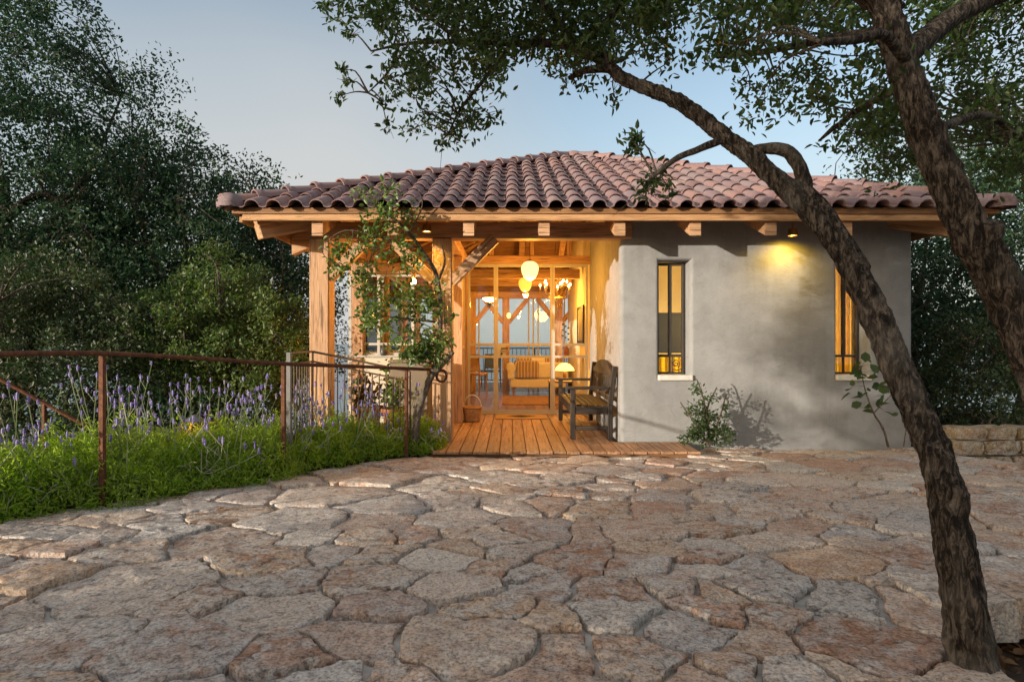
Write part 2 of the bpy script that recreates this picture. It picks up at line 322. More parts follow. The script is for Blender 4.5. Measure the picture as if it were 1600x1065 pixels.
Lh = [(140,660,400,200),(560,670,545,190),(400,465,650,180),(140,450,280,110),(845,545,405,105),(870,462,250,75),(1155,450,280,125),(1080,640,255,160),(930,690,190,130),(1480,650,480,240),(1190,530,220,70),(1425,475,225,90),(1355,385,150,85),(690,330,245,125),(840,385,220,90),(925,270,335,65),(1030,185,375,90),(1220,220,190,60),(1180,270,170,45),(985,325,145,50),(1050,362,140,60),(1140,322,145,60),(1195,370,120,75),(1310,312,155,50),(660,255,160,45),(160,305,160,60),(155,362,205,60),(340,262,240,45),(340,310,180,40),(505,305,165,60),(390,362,220,50),(590,225,205,50),(780,190,165,60),(35,295,90,60),(45,405,130,40),(1410,205,150,40),(1430,262,230,55),(1380,150,205,50),(1200,140,180,40),(1450,345,140,60),(1560,420,130,70),(1540,335,150,55),(1575,205,130,40),(1330,92,240,40),(1090,105,220,30),(1510,75,170,40),(1560,130,160,45),(900,140,200,35),(660,187,165,32),(130,260,260,30),(640,512,170,50),(1555,540,180,70),(15,560,70,70),(1170,752,230,50),(30,345,90,40)]
Rh = [(110,710,210,150),(385,725,340,140),(545,640,240,160),(320,600,285,125),(120,610,140,105),(318,522,235,105),(490,512,150,100),(108,505,155,85),(200,420,205,92),(382,440,145,90),(400,340,245,95),(240,345,110,65),(105,340,155,95),(272,262,185,85),(120,255,125,60),(450,268,125,62),(465,225,180,55),(600,462,190,50),(612,415,185,55),(640,335,145,70),(780,282,180,85),(790,370,175,95),(800,510,225,110),(620,582,190,80),(640,530,100,55),(765,690,235,105),(820,612,155,50),(1090,690,450,230),(1000,435,305,115),(1040,545,340,110),(910,320,175,90),(1045,340,125,75),(930,180,205,85),(1075,215,125,50),(1085,270,175,60),(1230,242,185,72),(780,180,170,50),(810,230,140,40),(665,230,190,50),(1000,132,180,50),(840,105,140,50),(850,65,185,40),(1020,75,195,35),(1190,125,150,55),(1200,97,175,25),(500,90,175,30),(370,95,90,28),(480,125,125,30),(590,135,110,28),(640,163,125,28),(300,150,205,38),(180,180,150,38),(60,190,120,38),(700,775,140,80),(885,785,185,70),(585,790,120,60),(1010,775,150,50),(1125,380,125,60),(1260,330,210,85),(1250,430,190,95),(1245,570,210,140),(1500,240,155,85),(1480,180,145,60),(1540,310,160,85),(1520,430,170,110),(1510,520,190,65),(1250,180,155,42),(570,180,95,25),(700,130,155,28),(240,120,140,32),(120,140,165,30),(30,262,80,42),(35,320,100,60),(30,470,75,62),(30,400,95,62),(740,440,100,40),(560,300,125,50),(480,395,110,50),(530,180,80,30),(1380,210,120,50),(1400,300,130,70),(1400,400,130,90)]
seeds = []
for L, ox, oy in ((Lh,0,680),(Rh,800,660)):
    for x, y, ww, hh in L:
        px, py = x/2+ox, y/2+oy; c = G(px, py); a = G(px-ww/4, py); b = G(px+ww/4, py); t = G(px, max(py-hh/4, 690)); u = G(px, py+hh/4)
        seeds.append((c.x, c.y, max(.06, (b.x-a.x)/2), max(.06, min(.55, (t.y-u.y)/2))))
for k in range(6000):
    x, y = rng.uniform(-4.5, 4.9), rng.uniform(.5, 6.6)
    if not inpoly(x, y): continue
    d = min(math.hypot((x-s[0])/s[2], (y-s[1])/s[3]) for s in seeds)
    if d > 1.4: 
        r = rng.uniform(.10, .2); seeds.append((x, y, r*1.25, r*.85))
SD = np.array(seeds); NA = 72; KY = 1.2
SX, SY, SR = SD[:,0], SD[:,1]*KY, np.sqrt(SD[:,2]*SD[:,3]*KY)*.72
ang = np.linspace(0, 2*math.pi, NA, endpoint=False)
def warp(x, y):
    return x+.016*np.sin(x*9.1+y*5.3)+.010*np.sin(y*23+x*11)+.006*np.sin(x*41-y*17), y+.016*np.sin(x*7.7-y*8.9+1)+.010*np.sin(x*21-y*13)+.006*np.sin(y*47+x*29)
def score(x, y):
    X, Y = warp(x, y); return (X[:,None]-SX)**2+(Y[:,None]*KY-SY)**2-SR**2
count = 0
for i, (sx, sy, sa, sb) in enumerate(seeds):
    # seed sits in the warped domain; find a start point owned by this stone
    x0, y0 = sx, sy
    for _ in range(4):
        a, b = warp(np.array([x0]), np.array([y0])); x0 += sx-a[0]; y0 += sy-b[0]
    q = score(np.array([x0]), np.array([y0]))[0]
    if np.argmin(q) != i or not inpoly(x0, y0): continue
    gw = rng.uniform(.009, .019)*(1 if sy < 4 else 1.25); rr = np.linspace(.02, 1.3, 200); xs = x0+np.outer(np.cos(ang), rr); ys = y0+np.outer(np.sin(ang), rr)
    q = score(xs.ravel(), ys.ravel()); me_ = q[:, i].copy(); q[:, i] = 9e9; j = q.argmin(1); best = q.min(1)
    gap = (best-me_)/(2*np.hypot(SX[j]-SX[i], SY[j]-SY[i])+1e-6)
    ok = ((gap > gw) & inpoly(xs.ravel(), ys.ravel())).reshape(xs.shape)
    idx = np.where(ok.all(1), len(rr)-1, np.argmin(ok, 1)); rad = np.maximum(.02, rr[idx])
    rs = (np.roll(rad,1)+np.roll(rad,-1)+rad)/3; rad = np.minimum(rad, rs+.03)
    if rad.mean() < .045: continue
    tx, ty = rng.normal(0, .02, 2); dz = rng.uniform(-.004, .018); sd = rng.uniform(0, 99)
    near = y0 < 3.6
    rings = [(1.0,-.09),(1.0,-.005),(.988,.001),(.93,.003),(.8,.003),(.66,.003),(.5,.003),(.33,.003),(.16,.003)] if near else [(1.0,-.09),(1.0,-.004),(.98,.001),(.7,.003),(.35,.003)]
    vs = []; fs = []
    for ri, (s, z) in enumerate(rings):
        for k in range(NA):
            x = rad[k]*s*math.cos(ang[k]); y = rad[k]*s*math.sin(ang[k]); zz = z+dz+gz(0, y0+y)-gz(0, y0)+tx*x+ty*y
            if ri:
                p = Vector((x0+x, y0+y, sd)); e = s**6
                zz += .005*mnoise.noise(p*4)+.004*mnoise.noise(p*14)+.004*mnoise.noise(p*33)-e*.006*abs(mnoise.noise(p*9))
                zz += .005*math.floor(1.8*mnoise.noise(Vector((p.x*3.2+p.y*2, p.y*6, sd))))     # flaking layers
                x += .009*mnoise.noise(p*22)*s; y += .009*mnoise.noise(p*22+Vector((9,0,0)))*s
            vs.append((x, y, zz))
    nr = len(rings)
    for ri in range(nr-1):
        for k in range(NA): fs.append((ri*NA+k, ri*NA+(k+1)%NA, (ri+1)*NA+(k+1)%NA, (ri+1)*NA+k))
    vs.append((0, 0, np.mean([v[2] for v in vs[-NA:]]))); c = len(vs)-1
    fs += [((nr-1)*NA+k, (nr-1)*NA+(k+1)%NA, c) for k in range(NA)]
    MB().add(vs, fs).obj('paving_stone', M_['paving'], patio, sm=50, M=Matrix.Translation((x0, y0, gz(0, y0)))); count += 1
print('stones', count)
# rough slabs edging the drop beside the leaning tree
for k, (xa, xb) in enumerate(((1.60,1.92),(1.93,2.31),(2.32,2.60),(2.61,2.9))):
    bm = bmesh.new(); bmesh.ops.create_cube(bm, size=1); bmesh.ops.subdivide_edges(bm, edges=bm.edges[:], cuts=4, use_grid_fill=True)
    for v in bm.verts: v.co = Vector((v.co.x*(xb-xa), v.co.y*.26, v.co.z*.16)); v.co += .02*mnoise.noise_vector(v.co*7+Vector((k*5,0,0)))
    me = bpy.data.meshes.new('edge_stone'); bm.to_mesh(me); bm.free(); smooth(me, 40); meshobj('edge_stone', me, M_['paving'], patio, Matrix.Translation(((xa+xb)/2, 2.27+.02*k, gz(0,2.3)-.055)))
# kerb
kb = MB(); kb.box((4.62, 4.95, -.02), (.16, .9, .16), Matrix.Rotation(R(-40), 3, 'Z')); kb.obj('kerb', plain('concrete', (.36,.35,.33), .9, .15, 14, .4), patio, bevel=.01)

# ------------------------------------------------------------------ garden bed soil
ins = [(x-.95-.25*i/8, y+.75) for i, (x, y) in enumerate(edge)]
bm = bmesh.new(); A = [bm.verts.new((x+.02, y-.02, gz(0,y)-.045)) for x, y in edge]; B = [bm.verts.new(((x*2+a)/3, (y*2+b)/3, .05)) for (x, y), (a, b) in zip(ins, edge)]; C = [bm.verts.new((x, y, -.1)) for x, y in ins]; D_ = [bm.verts.new((x-1.4, y+.5, -1.6)) for x, y in ins]
for a, b in ((A,B),(B,C),(C,D_)):
    for i in range(len(edge)-1): bm.faces.new((a[i], a[i+1], b[i+1], b[i]))
bmesh.ops.recalc_face_normals(bm, faces=bm.faces[:])
me = bpy.data.meshes.new('garden_bed'); bm.to_mesh(me); bm.free(); meshobj('garden_bed', me, M_['soil'], kind='structure')
# ------------------------------------------------------------------ deck and terrace
deck = MB().bx(-2.34, 1.25, 6.32, 9.08, -.4, -.03).bx(-.84, 1.94, 5.96, 6.3, -.4, -.03).obj('deck', M_['soffit'], kind='structure')
bw = .14; k = 0; x = -2.35
while x < 1.94:
    y0 = 6.3 if x < -.86 else 5.9; y1 = 8.04 if x < -.86 else (9.05 if x+bw < 1.27 else 6.50)
    timber('deck_board', (x+bw/2, y0+random.uniform(-.012,.012), -.0125), (x+bw/2, y1, -.0125), bw-.010, .025, M_['deck'], deck, .002)
    x += bw
# ------------------------------------------------------------------ house
HX, HY, EZ, HALF = 1.10, 9.90, 2.53, 4.0
RISE = 1.83; PITCH = math.atan2(RISE, HALF)
house = empty('house', (HX, HY, 0), 'stuccoed pavilion house with timber porch and terracotta tiled hip roof', 'house')
# roof deck: pyramid slab, wooden underside
ap = Vector((HX, HY, EZ+RISE)); cor = [Vector((HX+a*HALF, HY+b*HALF, EZ)) for a, b in ((-1,-1),(1,-1),(1,1),(-1,1))]
dn = Vector((0,0,-.05)); rv = cor+[ap]+[c+dn for c in cor]+[ap+dn]
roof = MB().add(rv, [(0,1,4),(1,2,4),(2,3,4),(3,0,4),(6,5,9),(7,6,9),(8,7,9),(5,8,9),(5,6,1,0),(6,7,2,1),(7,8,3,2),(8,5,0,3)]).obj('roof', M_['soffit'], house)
# one S-shaped clay tile
TW, TL, TE = .2231, .43, .352
def tile_mesh(seed=0):
    prof = []
    for i in range(9): a = math.pi*(1-i/8); prof.append((.076+.074*math.cos(a), .012+.066*math.sin(a)))
    for i in range(1, 5): t = i/4; prof.append((.15+t*.076, .012-.014*math.sin(math.pi*t)))
    vs = []; m = len(prof)
    for (yy, zz, sc) in ((0, .034, 1.), (TL*.5, .02, .985), (TL, .004, .97)):
        for th_ in (0, -.013):
            for i, (px_, pz) in enumerate(prof):
                cx = px_-TW/2; vs.append((cx*sc if i <= 8 else cx, yy, zz+pz*sc+th_*(1 if i <= 8 else .8)))
    fs = []
    for r in range(2):
        a, b = r*2*m, (r+1)*2*m
        for i in range(m-1): fs += [(a+i, a+i+1, b+i+1, b+i), (a+m+i+1, a+m+i, b+m+i, b+m+i+1)]
        fs += [(a+m, a, b, b+m), (a+m-1, a+2*m-1, b+2*m-1, b+m-1)]
    for i in range(m-1): fs.append((i, m+i, m+i+1, i+1))
    me = MB().add(vs, fs).mesh('roof_tile', 45); me.materials.append(M_['tile']); return me
TM = tile_mesh()
SL = HALF/math.cos(PITCH)
def slope_tiles(rot, individual):
    Rz = Matrix.Rotation(rot, 4, 'Z'); c0 = Matrix.Translation((HX, HY, 0)); joined = []
    ncol = int(2*HALF/TW)+2
    hipk = math.cos(PITCH)            # |x| <= HALF - s*cos(pitch) in slope coords
    for r in range(14):
        s = -.085+r*TE
        for c in range(-ncol//2-1, ncol//2+2):
            xc = (c+.35)*TW; lim0 = HALF+.06-max(s,0)*hipk; lim1 = HALF+.06-(s+TL)*hipk
            if abs(xc)-TW/2 > lim0 or s > SL-.1: continue
            jx = random.uniform(-.005,.005); L = Matrix.Translation((xc+jx, -HALF, EZ)) @ Matrix.Rotation(PITCH, 4, 'X') @ Matrix.Translation((0, s+random.uniform(-.007,.007), .006)) @ Matrix.Rotation(random.uniform(-.02,.02), 4, 'Z') @ Matrix.Rotation(random.uniform(-.012,.012), 4, 'Y')
            Mw = c0 @ Rz @ L; me = TM
            if abs(xc)+TW/2 > lim1:
                bm = bmesh.new(); bm.from_mesh(TM); inv = L.inverted(); sg = 1 if xc > 0 else -1
                pc = inv @ Vector((sg*(HALF+.0), -HALF, EZ)); nrm = (inv.to_3x3() @ Vector((sg, 1, 0))).normalized()
                bmesh.ops.bisect_plane(bm, geom=bm.verts[:]+bm.edges[:]+bm.faces[:], plane_co=pc, plane_no=nrm, clear_outer=True)
                if len(bm.faces) < 4: bm.free(); continue
                me = bpy.data.meshes.new('roof_tile'); bm.to_mesh(me); bm.free(); me.materials.append(M_['tile']); smooth(me, 45)
            if individual: meshobj('roof_tile', me, None, roof, Mw)
            else: joined.append((me, Mw))
    if joined:
        mb = MB()
        for me, Mw in joined: mb.add([Mw @ v.co for v in me.vertices], [tuple(p.vertices) for p in me.polygons])
        mb.obj('roof_tiles', M_['tile'], roof, sm=45, kind='stuff')
slope_tiles(0, True)
for a in (90, 180, 270): slope_tiles(R(a), False)
# ridge tiles on the hips
def ridge_mesh():
    vs = []; n = 8
    for y, r, z in ((0,.105,.02),(.05,.105,.02),(.055,.096,.016),(.40,.078,0)):
        for k in range(n+1):
            a = math.pi*k/n; vs.append((r*math.cos(a), y, z+r*math.sin(a)*.95-.015))
        for k in range(n+1):
            a = math.pi*k/n; vs.append(((r-.014)*math.cos(a), y, z+(r-.014)*math.sin(a)*.95-.015))
    m = 2*(n+1); fs = []
    for j in range(3):
        for k in range(n):
            fs.append((j*m+k, j*m+k+1, (j+1)*m+k+1, (j+1)*m+k)); fs.append((j*m+n+1+k+1, j*m+n+1+k, (j+1)*m+n+1+k, (j+1)*m+n+1+k+1))
        fs += [(j*m+n+1, j*m, (j+1)*m, (j+1)*m+n+1), (j*m+n, j*m+m-1, (j+1)*m+m-1, (j+1)*m+n)]
    for k in range(n): fs.append((k, n+1+k, n+2+k, k+1))
    me = MB().add(vs, fs).mesh('ridge_tile', 40); me.materials.append(M_['tile']); return me
RM = ridge_mesh()
for ci, c in enumerate(cor):
    d = (ap-c); Lh_ = d.length; d.normalize(); y = d; x = y.cross(Vector((0,0,1))).normalized(); z = x.cross(y)
    Mr = Matrix((x, y, z)).transposed().to_4x4(); s = -.07; first = True
    while s < Lh_-.36:
        M2 = Mr.copy(); M2.translation = c+d*s+z*.06; meshobj('ridge_tile', RM, None, roof, M2 @ Matrix.Rotation(random.uniform(-.03,.03), 4, 'Z')); s += .345
MB().lathe([(.24,-.05),(.2,.03),(.12,.075),(.001,.09)], ap+Vector((0,0,.02)), 14).obj('ridge_cap', M_['tile'], roof, sm=50)
for sx in (0, 1):   # rounded hip end caps at the eave corners
    c = cor[sx]; s_ = -1 if sx == 0 else 1
    mb = MB().lathe([(.125,-.03),(.13,.02),(.115,.07),(.07,.115),(.001,.13)], c+Vector((s_*.0,-.02,.03)), 16, .06)
    mb.obj('hip_end', M_['tile'], roof, sm=60)
# fascia boards
FB = EZ-.115
for i in range(4):
    a = cor[i].copy(); b = cor[(i+1) % 4].copy(); mid = (a+b)/2; inn = (Vector((HX,HY,EZ))-mid).normalized()
    a += inn*.04; b += inn*.04; d = (b-a).normalized(); a += d*(.1 if i == 0 else .12); b -= d*(.1 if i == 0 else .12)
    a.z = b.z = EZ-.05; timber('fascia', a, b, .04, .135, M_['fascia'], house, .005)
# rafters: front, left and right, back
def rafter(x, rot, w=.115, h=.25):
    Rz = Matrix.Translation((HX,HY,0)) @ Matrix.Rotation(rot, 4, 'Z')
    s1 = min(SL-.2, (HALF-abs(x))/math.cos(PITCH)-.1); s0 = .075
    if s1 < .5: return
    nrm = Vector((0,-math.sin(PITCH),math.cos(PITCH))); f = lambda s: Vector((x, -HALF+s*math.cos(PITCH), EZ+s*math.sin(PITCH)))-nrm*.05
    # vertical plumb cut at the tail
    t = f(s0); e = f(s1); dzv = h/math.cos(PITCH); cz = .03
    pr = [t, e, e-Vector((0,0,dzv)), t+Vector((0,.0,-dzv+cz))+Vector((0,.05,0))*0]
    vs = [Rz @ (p+Vector((sx*w/2,0,-.004))) for sx in (-1,1) for p in pr]
    MB().add(vs, [(0,1,2,3),(7,6,5,4),(0,4,5,1),(1,5,6,2),(2,6,7,3),(3,7,4,0)]).obj('rafter', M_['timber'], house)
for i in range(-4, 5):
    xr = (850-CX)/F*6.02+i*.8-HX
    if abs(xr) < 3.4: rafter(xr, 0)
for rot in (90, 180, 270):
    for i in range(-3, 4): rafter(i*.85, R(rot))
# hip rafters
for i in (0, 1, 2, 3):
    d = ap-cor[i]; p0 = cor[i]+d*.045; p1 = cor[i]+d*.93; o = timber('hip_rafter', p0+Vector((0,0,-.24)), p1+Vector((0,0,-.24)), .13, .26, M_['timber'], house)
# porch posts, plate beams, braces
PX1, PX2, PY = -2.18, -.777, 6.575
for px_ in (PX1, PX2): timber('post', (px_, PY, 0), (px_, PY, 2.33), .225, .225, M_['timber'], house, .012, up=(0,1,0))
timber('plate_beam', (-2.32, PY, 2.425), (1.40, PY, 2.425), .18, .19, M_['timber'], house, .01)
timber('plate_beam', (PX1, 6.665, 2.427), (PX1, 13.3, 2.427), .18, .186, M_['timber'], house, .01)
timber('plate_beam', (PX2+.02, 6.667, 2.46), (PX2+.02, 9.1, 2.46), .15, .15, M_['timber'], house, .01)
def brace(x, y, dx, dy, L=.5, top=2.335, w=.1, h=.13):
    timber('brace', (x, y, top-L), (x+dx*L, y+dy*L, top), w, h, M_['timber'], house, .008, up=(dx, dy, -.3) if False else (0,0,1))
brace(PX2+.10, PY-.05, 1, 0, .50); brace(PX2-.10, PY-.05, -1, 0, .50); brace(PX1+.10, PY-.05, 1, 0, .45); brace(PX1, PY+.1, 0, 1, .5); brace(PX2, PY+.1, 0, 1, .5)
# stucco front wall with two window niches
WX0, WX1, WYF, WT = 1.275, 4.66, 6.55, .30
wins = [((1028-CX)/F*6.60, (1077-CX)/F*6.60), ((1304-CX)/F*6.60, (1353-CX)/F*6.60)]
WZ0, WZ1 = .735, 2.09
def front_wall():
    xs = [WX0]; 
    for a, b in wins: xs += [a, b]
    xs.append(WX1); zs = [-.12, WZ0, WZ1, 2.72]
    bm = bmesh.new(); gv = {}
    for i, x in enumerate(xs):
        for j, z in enumerate(zs): gv[i, j] = bm.verts.new((x, WYF, z))
    for i in range(len(xs)-1):
        for j in range(len(zs)-1):
            if i in (1, 3) and j == 1: continue
            bm.faces.new((gv[i,j], gv[i+1,j], gv[i+1,j+1], gv[i,j+1]))
    be = [e for e in bm.edges if e.is_boundary]
    r = bmesh.ops.extrude_edge_only(bm, edges=be); nv = [g for g in r['geom'] if isinstance(g, bmesh.types.BMVert)]
    for v in nv:
        v.co.y += WT
        for a, b in wins:
            if a-.01 <= v.co.x <= b+.01 and WZ0-.01 <= v.co.z <= WZ1+.01:
                v.co.x += -.0 if abs(v.co.x-a) < .01 else -.02
    hole = [e for e in bm.edges if all(abs(v.co.y-WYF) < 1e-4 for v in e.verts) and any(abs(f.normal.y) < .9 for f in e.link_faces)]
    bm.normal_update()
    hole = []
    for e in bm.edges:
        if len(e.link_faces) == 2 and all(abs(v.co.y-WYF) < 1e-4 for v in e.verts):
            if abs(e.link_faces[0].normal.dot(e.link_faces[1].normal)) < .6: hole.append(e)
    hole = [e for e in hole if not all(v.co.z > 2.7 or v.co.z < -.1 for v in e.verts)]
    bmesh.ops.bevel(bm, geom=hole, offset=.05, segments=5, affect='EDGES', profile=.5)
    bmesh.ops.recalc_face_normals(bm, faces=bm.faces[:])
    me = bpy.data.meshes.new('wall'); bm.to_mesh(me); bm.free(); smooth(me, 35); return me
meshobj('wall', front_wall(), M_['stucco'], house)
MB().bx(WX0+.001, WX0+.2, WYF+WT-.001, 9.08, -.12, 2.75).obj('wall', M_['stucco'], house)          # porch side wall
MB().bx(WX1-.3, WX1-.002, WYF+WT+.001, 13.3, -.4, 2.7).obj('wall', M_['stucco'], house)
MB().bx(WX0+.21, WX1-.31, 9.4, 9.5, 0, 3.9).obj('wall', M_['cream'], house)              # bedroom back wall
MB().bx(WX0+.08, WX0+.2, 9.2, 13.3, 0, 3.3).obj('wall', M_['cream'], house)               # room right wall
MB().bx(WX0+.21, WX1-.31, WYF+WT+.02, 9.39, -.1, 0).obj('floor', M_['floor'], house)
# windows in the niches
def niche_window(a, b, curl):
    w_ = b-a; Y = WYF+.15; root = MB(); fr = .022
    for x in (a+.004, b-.036-.018): root.bx(x, x+.032, Y, Y+.04, WZ0+.03, WZ1-.01)
    zt = .98
    root.bx(a+.036, b-.054, Y+.001, Y+.039, WZ1-.042, WZ1-.011); root.bx(a+.036, b-.054, Y+.001, Y+.039, WZ0+.031, WZ0+.055); root.bx(a+.036, b-.054, Y+.001, Y+.039, zt-.014, zt+.014)
    xm = (a+b)/2-.012; root.bx(xm-.02, xm+.02, Y+.002, Y+.037, zt+.014, WZ1-.042); root.bx(xm-.009, xm+.009, Y+.002, Y+.037, WZ0+.055, zt-.014)
    win = root.obj('window', M_['bronze'], house, bevel=.003)
    for (xa, xb, za, zb) in ((a+.036,xm-.02,zt+.014,WZ1-.042),(xm+.02,b-.054,zt+.014,WZ1-.042),(a+.036,xm-.009,WZ0+.055,zt-.014),(xm+.009,b-.054,WZ0+.055,zt-.014)):
        MB().bx(xa, xb, Y+.018, Y+.022, za, zb).obj('pane', M_['glass'], win)
    MB().bx(a-.012, b+.02, WYF-.035, Y+.005, WZ0-.035, WZ0+.029).obj('sill', M_['sill'], win, bevel=.008)
    if curl:
        cx, cz = xm+.075, (WZ0+zt)/2+.02; pts = []
        for i in range(26): t = i/25*R(560); r = .052*(1-.8*i/25); pts.append((cx+r*math.cos(t-R(60))-.012, Y-.012, cz+r*math.sin(t-R(60))+.01))
        m = MB().tube(pts, .0055, 6); m.tube([(cx-.055, Y-.012, WZ0+.05), (cx-.055, Y-.012, zt-.01)], .006, 6); m.tube([(cx-.055, Y-.012, WZ0+.09), (cx, Y-.012, WZ0+.075), (cx+.05, Y-.012, WZ0+.09)], .005, 6)
        m.obj('iron_scroll', M_['bronze'], win, sm=60)
niche_window(*wins[0], True); niche_window(*wins[1], False)
# low bay wall with glazing to the left of the door recess
BY = 8.1
MB().bx(-2.32, -.80, BY, BY+.12, -.03, .93).obj('wall', M_['lowwall'], house)
MB().bx(-2.34, -.78, BY-.03, BY+.15, .931, .955).obj('window_ledge', M_['frame'], house, bevel=.004)
def glazing(name, rects, bars, mat=M_['frame'], d=.045, Y=None, X=None):
    """bars/rects in (u0,u1,z0,z1) on plane Y (u=x) or X (u=y)"""
    m = MB(); f = (lambda u0,u1,z0,z1,t,o: m2.bx(u0,u1,Y-t/2+o,Y+t/2+o,z0,z1)) if Y is not None else (lambda u0,u1,z0,z1,t,o: m2.bx(X-t/2+o,X+t/2+o,u0,u1,z0,z1))
    m2 = m
    for i, b in enumerate(bars): f(*b, d-.002*(i % 3), 0)
    win = m.obj(name, mat, house)
    for r in rects:
        m2 = MB(); f2 = (m2.bx(r[0],r[1],Y-.003,Y+.003,r[2],r[3]) if Y is not None else m2.bx(X-.003,X+.003,r[0],r[1],r[2],r[3]))
        m2.obj('pane', M_['glass'], win)
    return win
zb, zt = .957, 2.12
us = [-2.32, -1.91, -1.42, -.83]
bars = [(u, u+.04, zb, zt) for u in us]+[(us[i]+.04, us[i+1], z, z+.035) for i in range(3) for z in (zb, 1.10, zt-.035)]
rects = [(us[i]+.04, us[i+1], zz0, zz1) for i in range(3) for zz0, zz1 in ((zb+.035,1.10),(1.135,zt-.035))]
glazing('window', rects, bars, Y=BY+.06)
timber('header_beam', (-2.27, BY+.06, 2.20), (-.7, BY+.06, 2.20), .14, .155, M_['timber'], house)
timber('post', (-.74, 8.1, 0), (-.74, 8.1, 2.36), .13, .13, M_['timber'], house, .008, up=(0,1,0)); timber('post', (-.74, 9.06, 0), (-.74, 9.06, 2.36), .13, .13, M_['timber'], house, .008, up=(0,1,0))
glazing('window', [(8.21,8.95,.05,1.04),(8.21,8.95,1.09,2.33)], [(8.17,8.21,.0,2.36),(8.95,8.99,.0,2.36),(8.21,8.95,.0,.05),(8.21,8.95,1.04,1.09),(8.21,8.95,2.33,2.36)], X=-.74)
timber('post', (PX1, 8.16, 0), (PX1, 8.16, 2.33), .16, .16, M_['timber'], house, .008, up=(0,1,0))
# left side glazing between timber posts
for yy in (9.8, 11.5, 13.2): timber('post', (PX1, yy, 0), (PX1, yy, 2.33), .16, .16, M_['timber'], house, .008, up=(0,1,0))
for y0, y1 in ((8.25,9.71),(9.89,11.41),(11.59,13.11)):
    glazing('window', [(y0+.04,y1-.04,.09,.95),(y0+.04,y1-.04,1.0,2.29)], [(y0,y0+.04,.05,2.33),(y1-.04,y1,.05,2.33),(y0+.04,y1-.04,.05,.09),(y0+.04,y1-.04,.95,1.0),(y0+.04,y1-.04,2.29,2.33)], X=PX1)
# glazed entrance: side lights, door leaf, transom, clerestory
DY = 9.1; dx = lambda p: (p-CX)/F*DY
x0, x1, x2, x3 = -.675, dx(775), dx(863), 1.25
zt = 2.40; r1, r2 = (1.13-(538-CY)/F*DY), (1.13-(557-CY)/F*DY)
def leafset(name, a, b, handle=False):
    t = .035
    bars = [(a, a+t, .01, zt), (b-t, b, .01, zt), (a+t, b-t, .01, .06), (a+t, b-t, zt-.05, zt), (a+t, b-t, r1-.02, r1+.02), (a+t, b-t, r2-.02, r2+.02)]
    rects = [(a+t, b-t, .06, r2-.02), (a+t, b-t, r2+.02, r1-.02), (a+t, b-t, r1+.02, zt-.05)]
    wn = glazing(name, rects, bars, Y=DY)
    if handle:
        zc = (r1+r2)/2; MB().bx(a+t, a+t+.12, DY-.018, DY+.018, r2+.021, r1-.021).obj('lock_plate', M_['frame'], wn)
        MB().tube([(a+.09, DY-.02, zc-.05), (a+.09, DY-.045, zc-.05)], .018, 10).obj('lock', M_['bronze'], wn, sm=50); h = MB().tube([(a+.09, DY-.03, zc+.035), (a+.09, DY-.07, zc+.035), (a+.19, DY-.075, zc+.035)], .011, 8); h.obj('handle', M_['bronze'], wn, sm=50)
leafset('sidelight', x0, x1-.003); leafset('door', x1, x2, True); leafset('sidelight', x2+.003, x3)
MB().bx(-.68, 1.26, DY-.05, DY+.05, -.03, .009).obj('threshold', M_['frame'], house)
timber('lintel', (-.8, DY, 2.465), (1.3, DY, 2.465), .13, .125, M_['timber'], house)
for xx in (-.3, .35, .95): timber('stud', (xx, DY, 2.53), (xx, DY, 3.35), .07, .07, M_['timber'], house, .004, up=(0,1,0))
MB().bx(-.7, 1.27, DY+.04, DY+.046, 2.53, 3.2).obj('pane', M_['glass'], house)
timber('tie_beam', (-2.1, 10.6, 2.42), (1.3, 10.6, 2.42), .13, .17, M_['timber'], house); timber('tie_beam', (-2.1, 12.0, 2.42), (1.3, 12.0, 2.42), .13, .17, M_['timber'], house)
# inside floor boards
fl = MB().bx(-2.3, 1.34, 8.2, 13.35, -.3, -.028).obj('floor', M_['soffit'], house)
x = -2.28
while x < 1.34:
    y = (8.23 if x+.16 < -.82 else 9.16)
    for y1 in (10.3+random.uniform(-.6,.6), 12+random.uniform(-.5,.5), 13.33):
        timber('floor_board', (x+.08, y, -.014), (x+.08, y1-.004, -.014), .156, .026, M_['floor'], fl, .0015); y = y1
    x += .16
# far glazed wall towards the sea
FY = 13.35; fx = lambda p: (p-CX)/F*FY
for p, ww in ((738,.17),(790.5,.17),(874,.15)):
    timber('post', (fx(p), FY, -.03), (fx(p), FY, 2.2), ww, .15, M_['timber'], house, .008, up=(0,1,0))
timber('header_beam', (-2.2, FY, 2.26), (1.35, FY, 2.26), .15, .16, M_['timber'], house)
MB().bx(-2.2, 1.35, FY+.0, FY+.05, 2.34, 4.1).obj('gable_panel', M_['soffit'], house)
for p, s in ((738,1),(790.5,-1),(790.5,1),(874,-1),(874,1)):
    timber('brace', (fx(p)+s*.06, FY-.01, 1.62), (fx(p)+s*.52, FY-.01, 2.18), .09, .11, M_['timber'], house)
for i, p in enumerate((748,826,833.5,841,868,882)):
    MB().bx(fx(p)-.018, fx(p)+.018, FY+.06-.02, FY+.06+.02, 0, 2.18).obj('sliding_frame', M_['frame'], house)
for a, b in ((-2.1,-.97),(-.81,-.2),(.0,1.08)): MB().bx(a, b, FY+.055, FY+.061, .03, 2.17).obj('pane', M_['glass'], house)
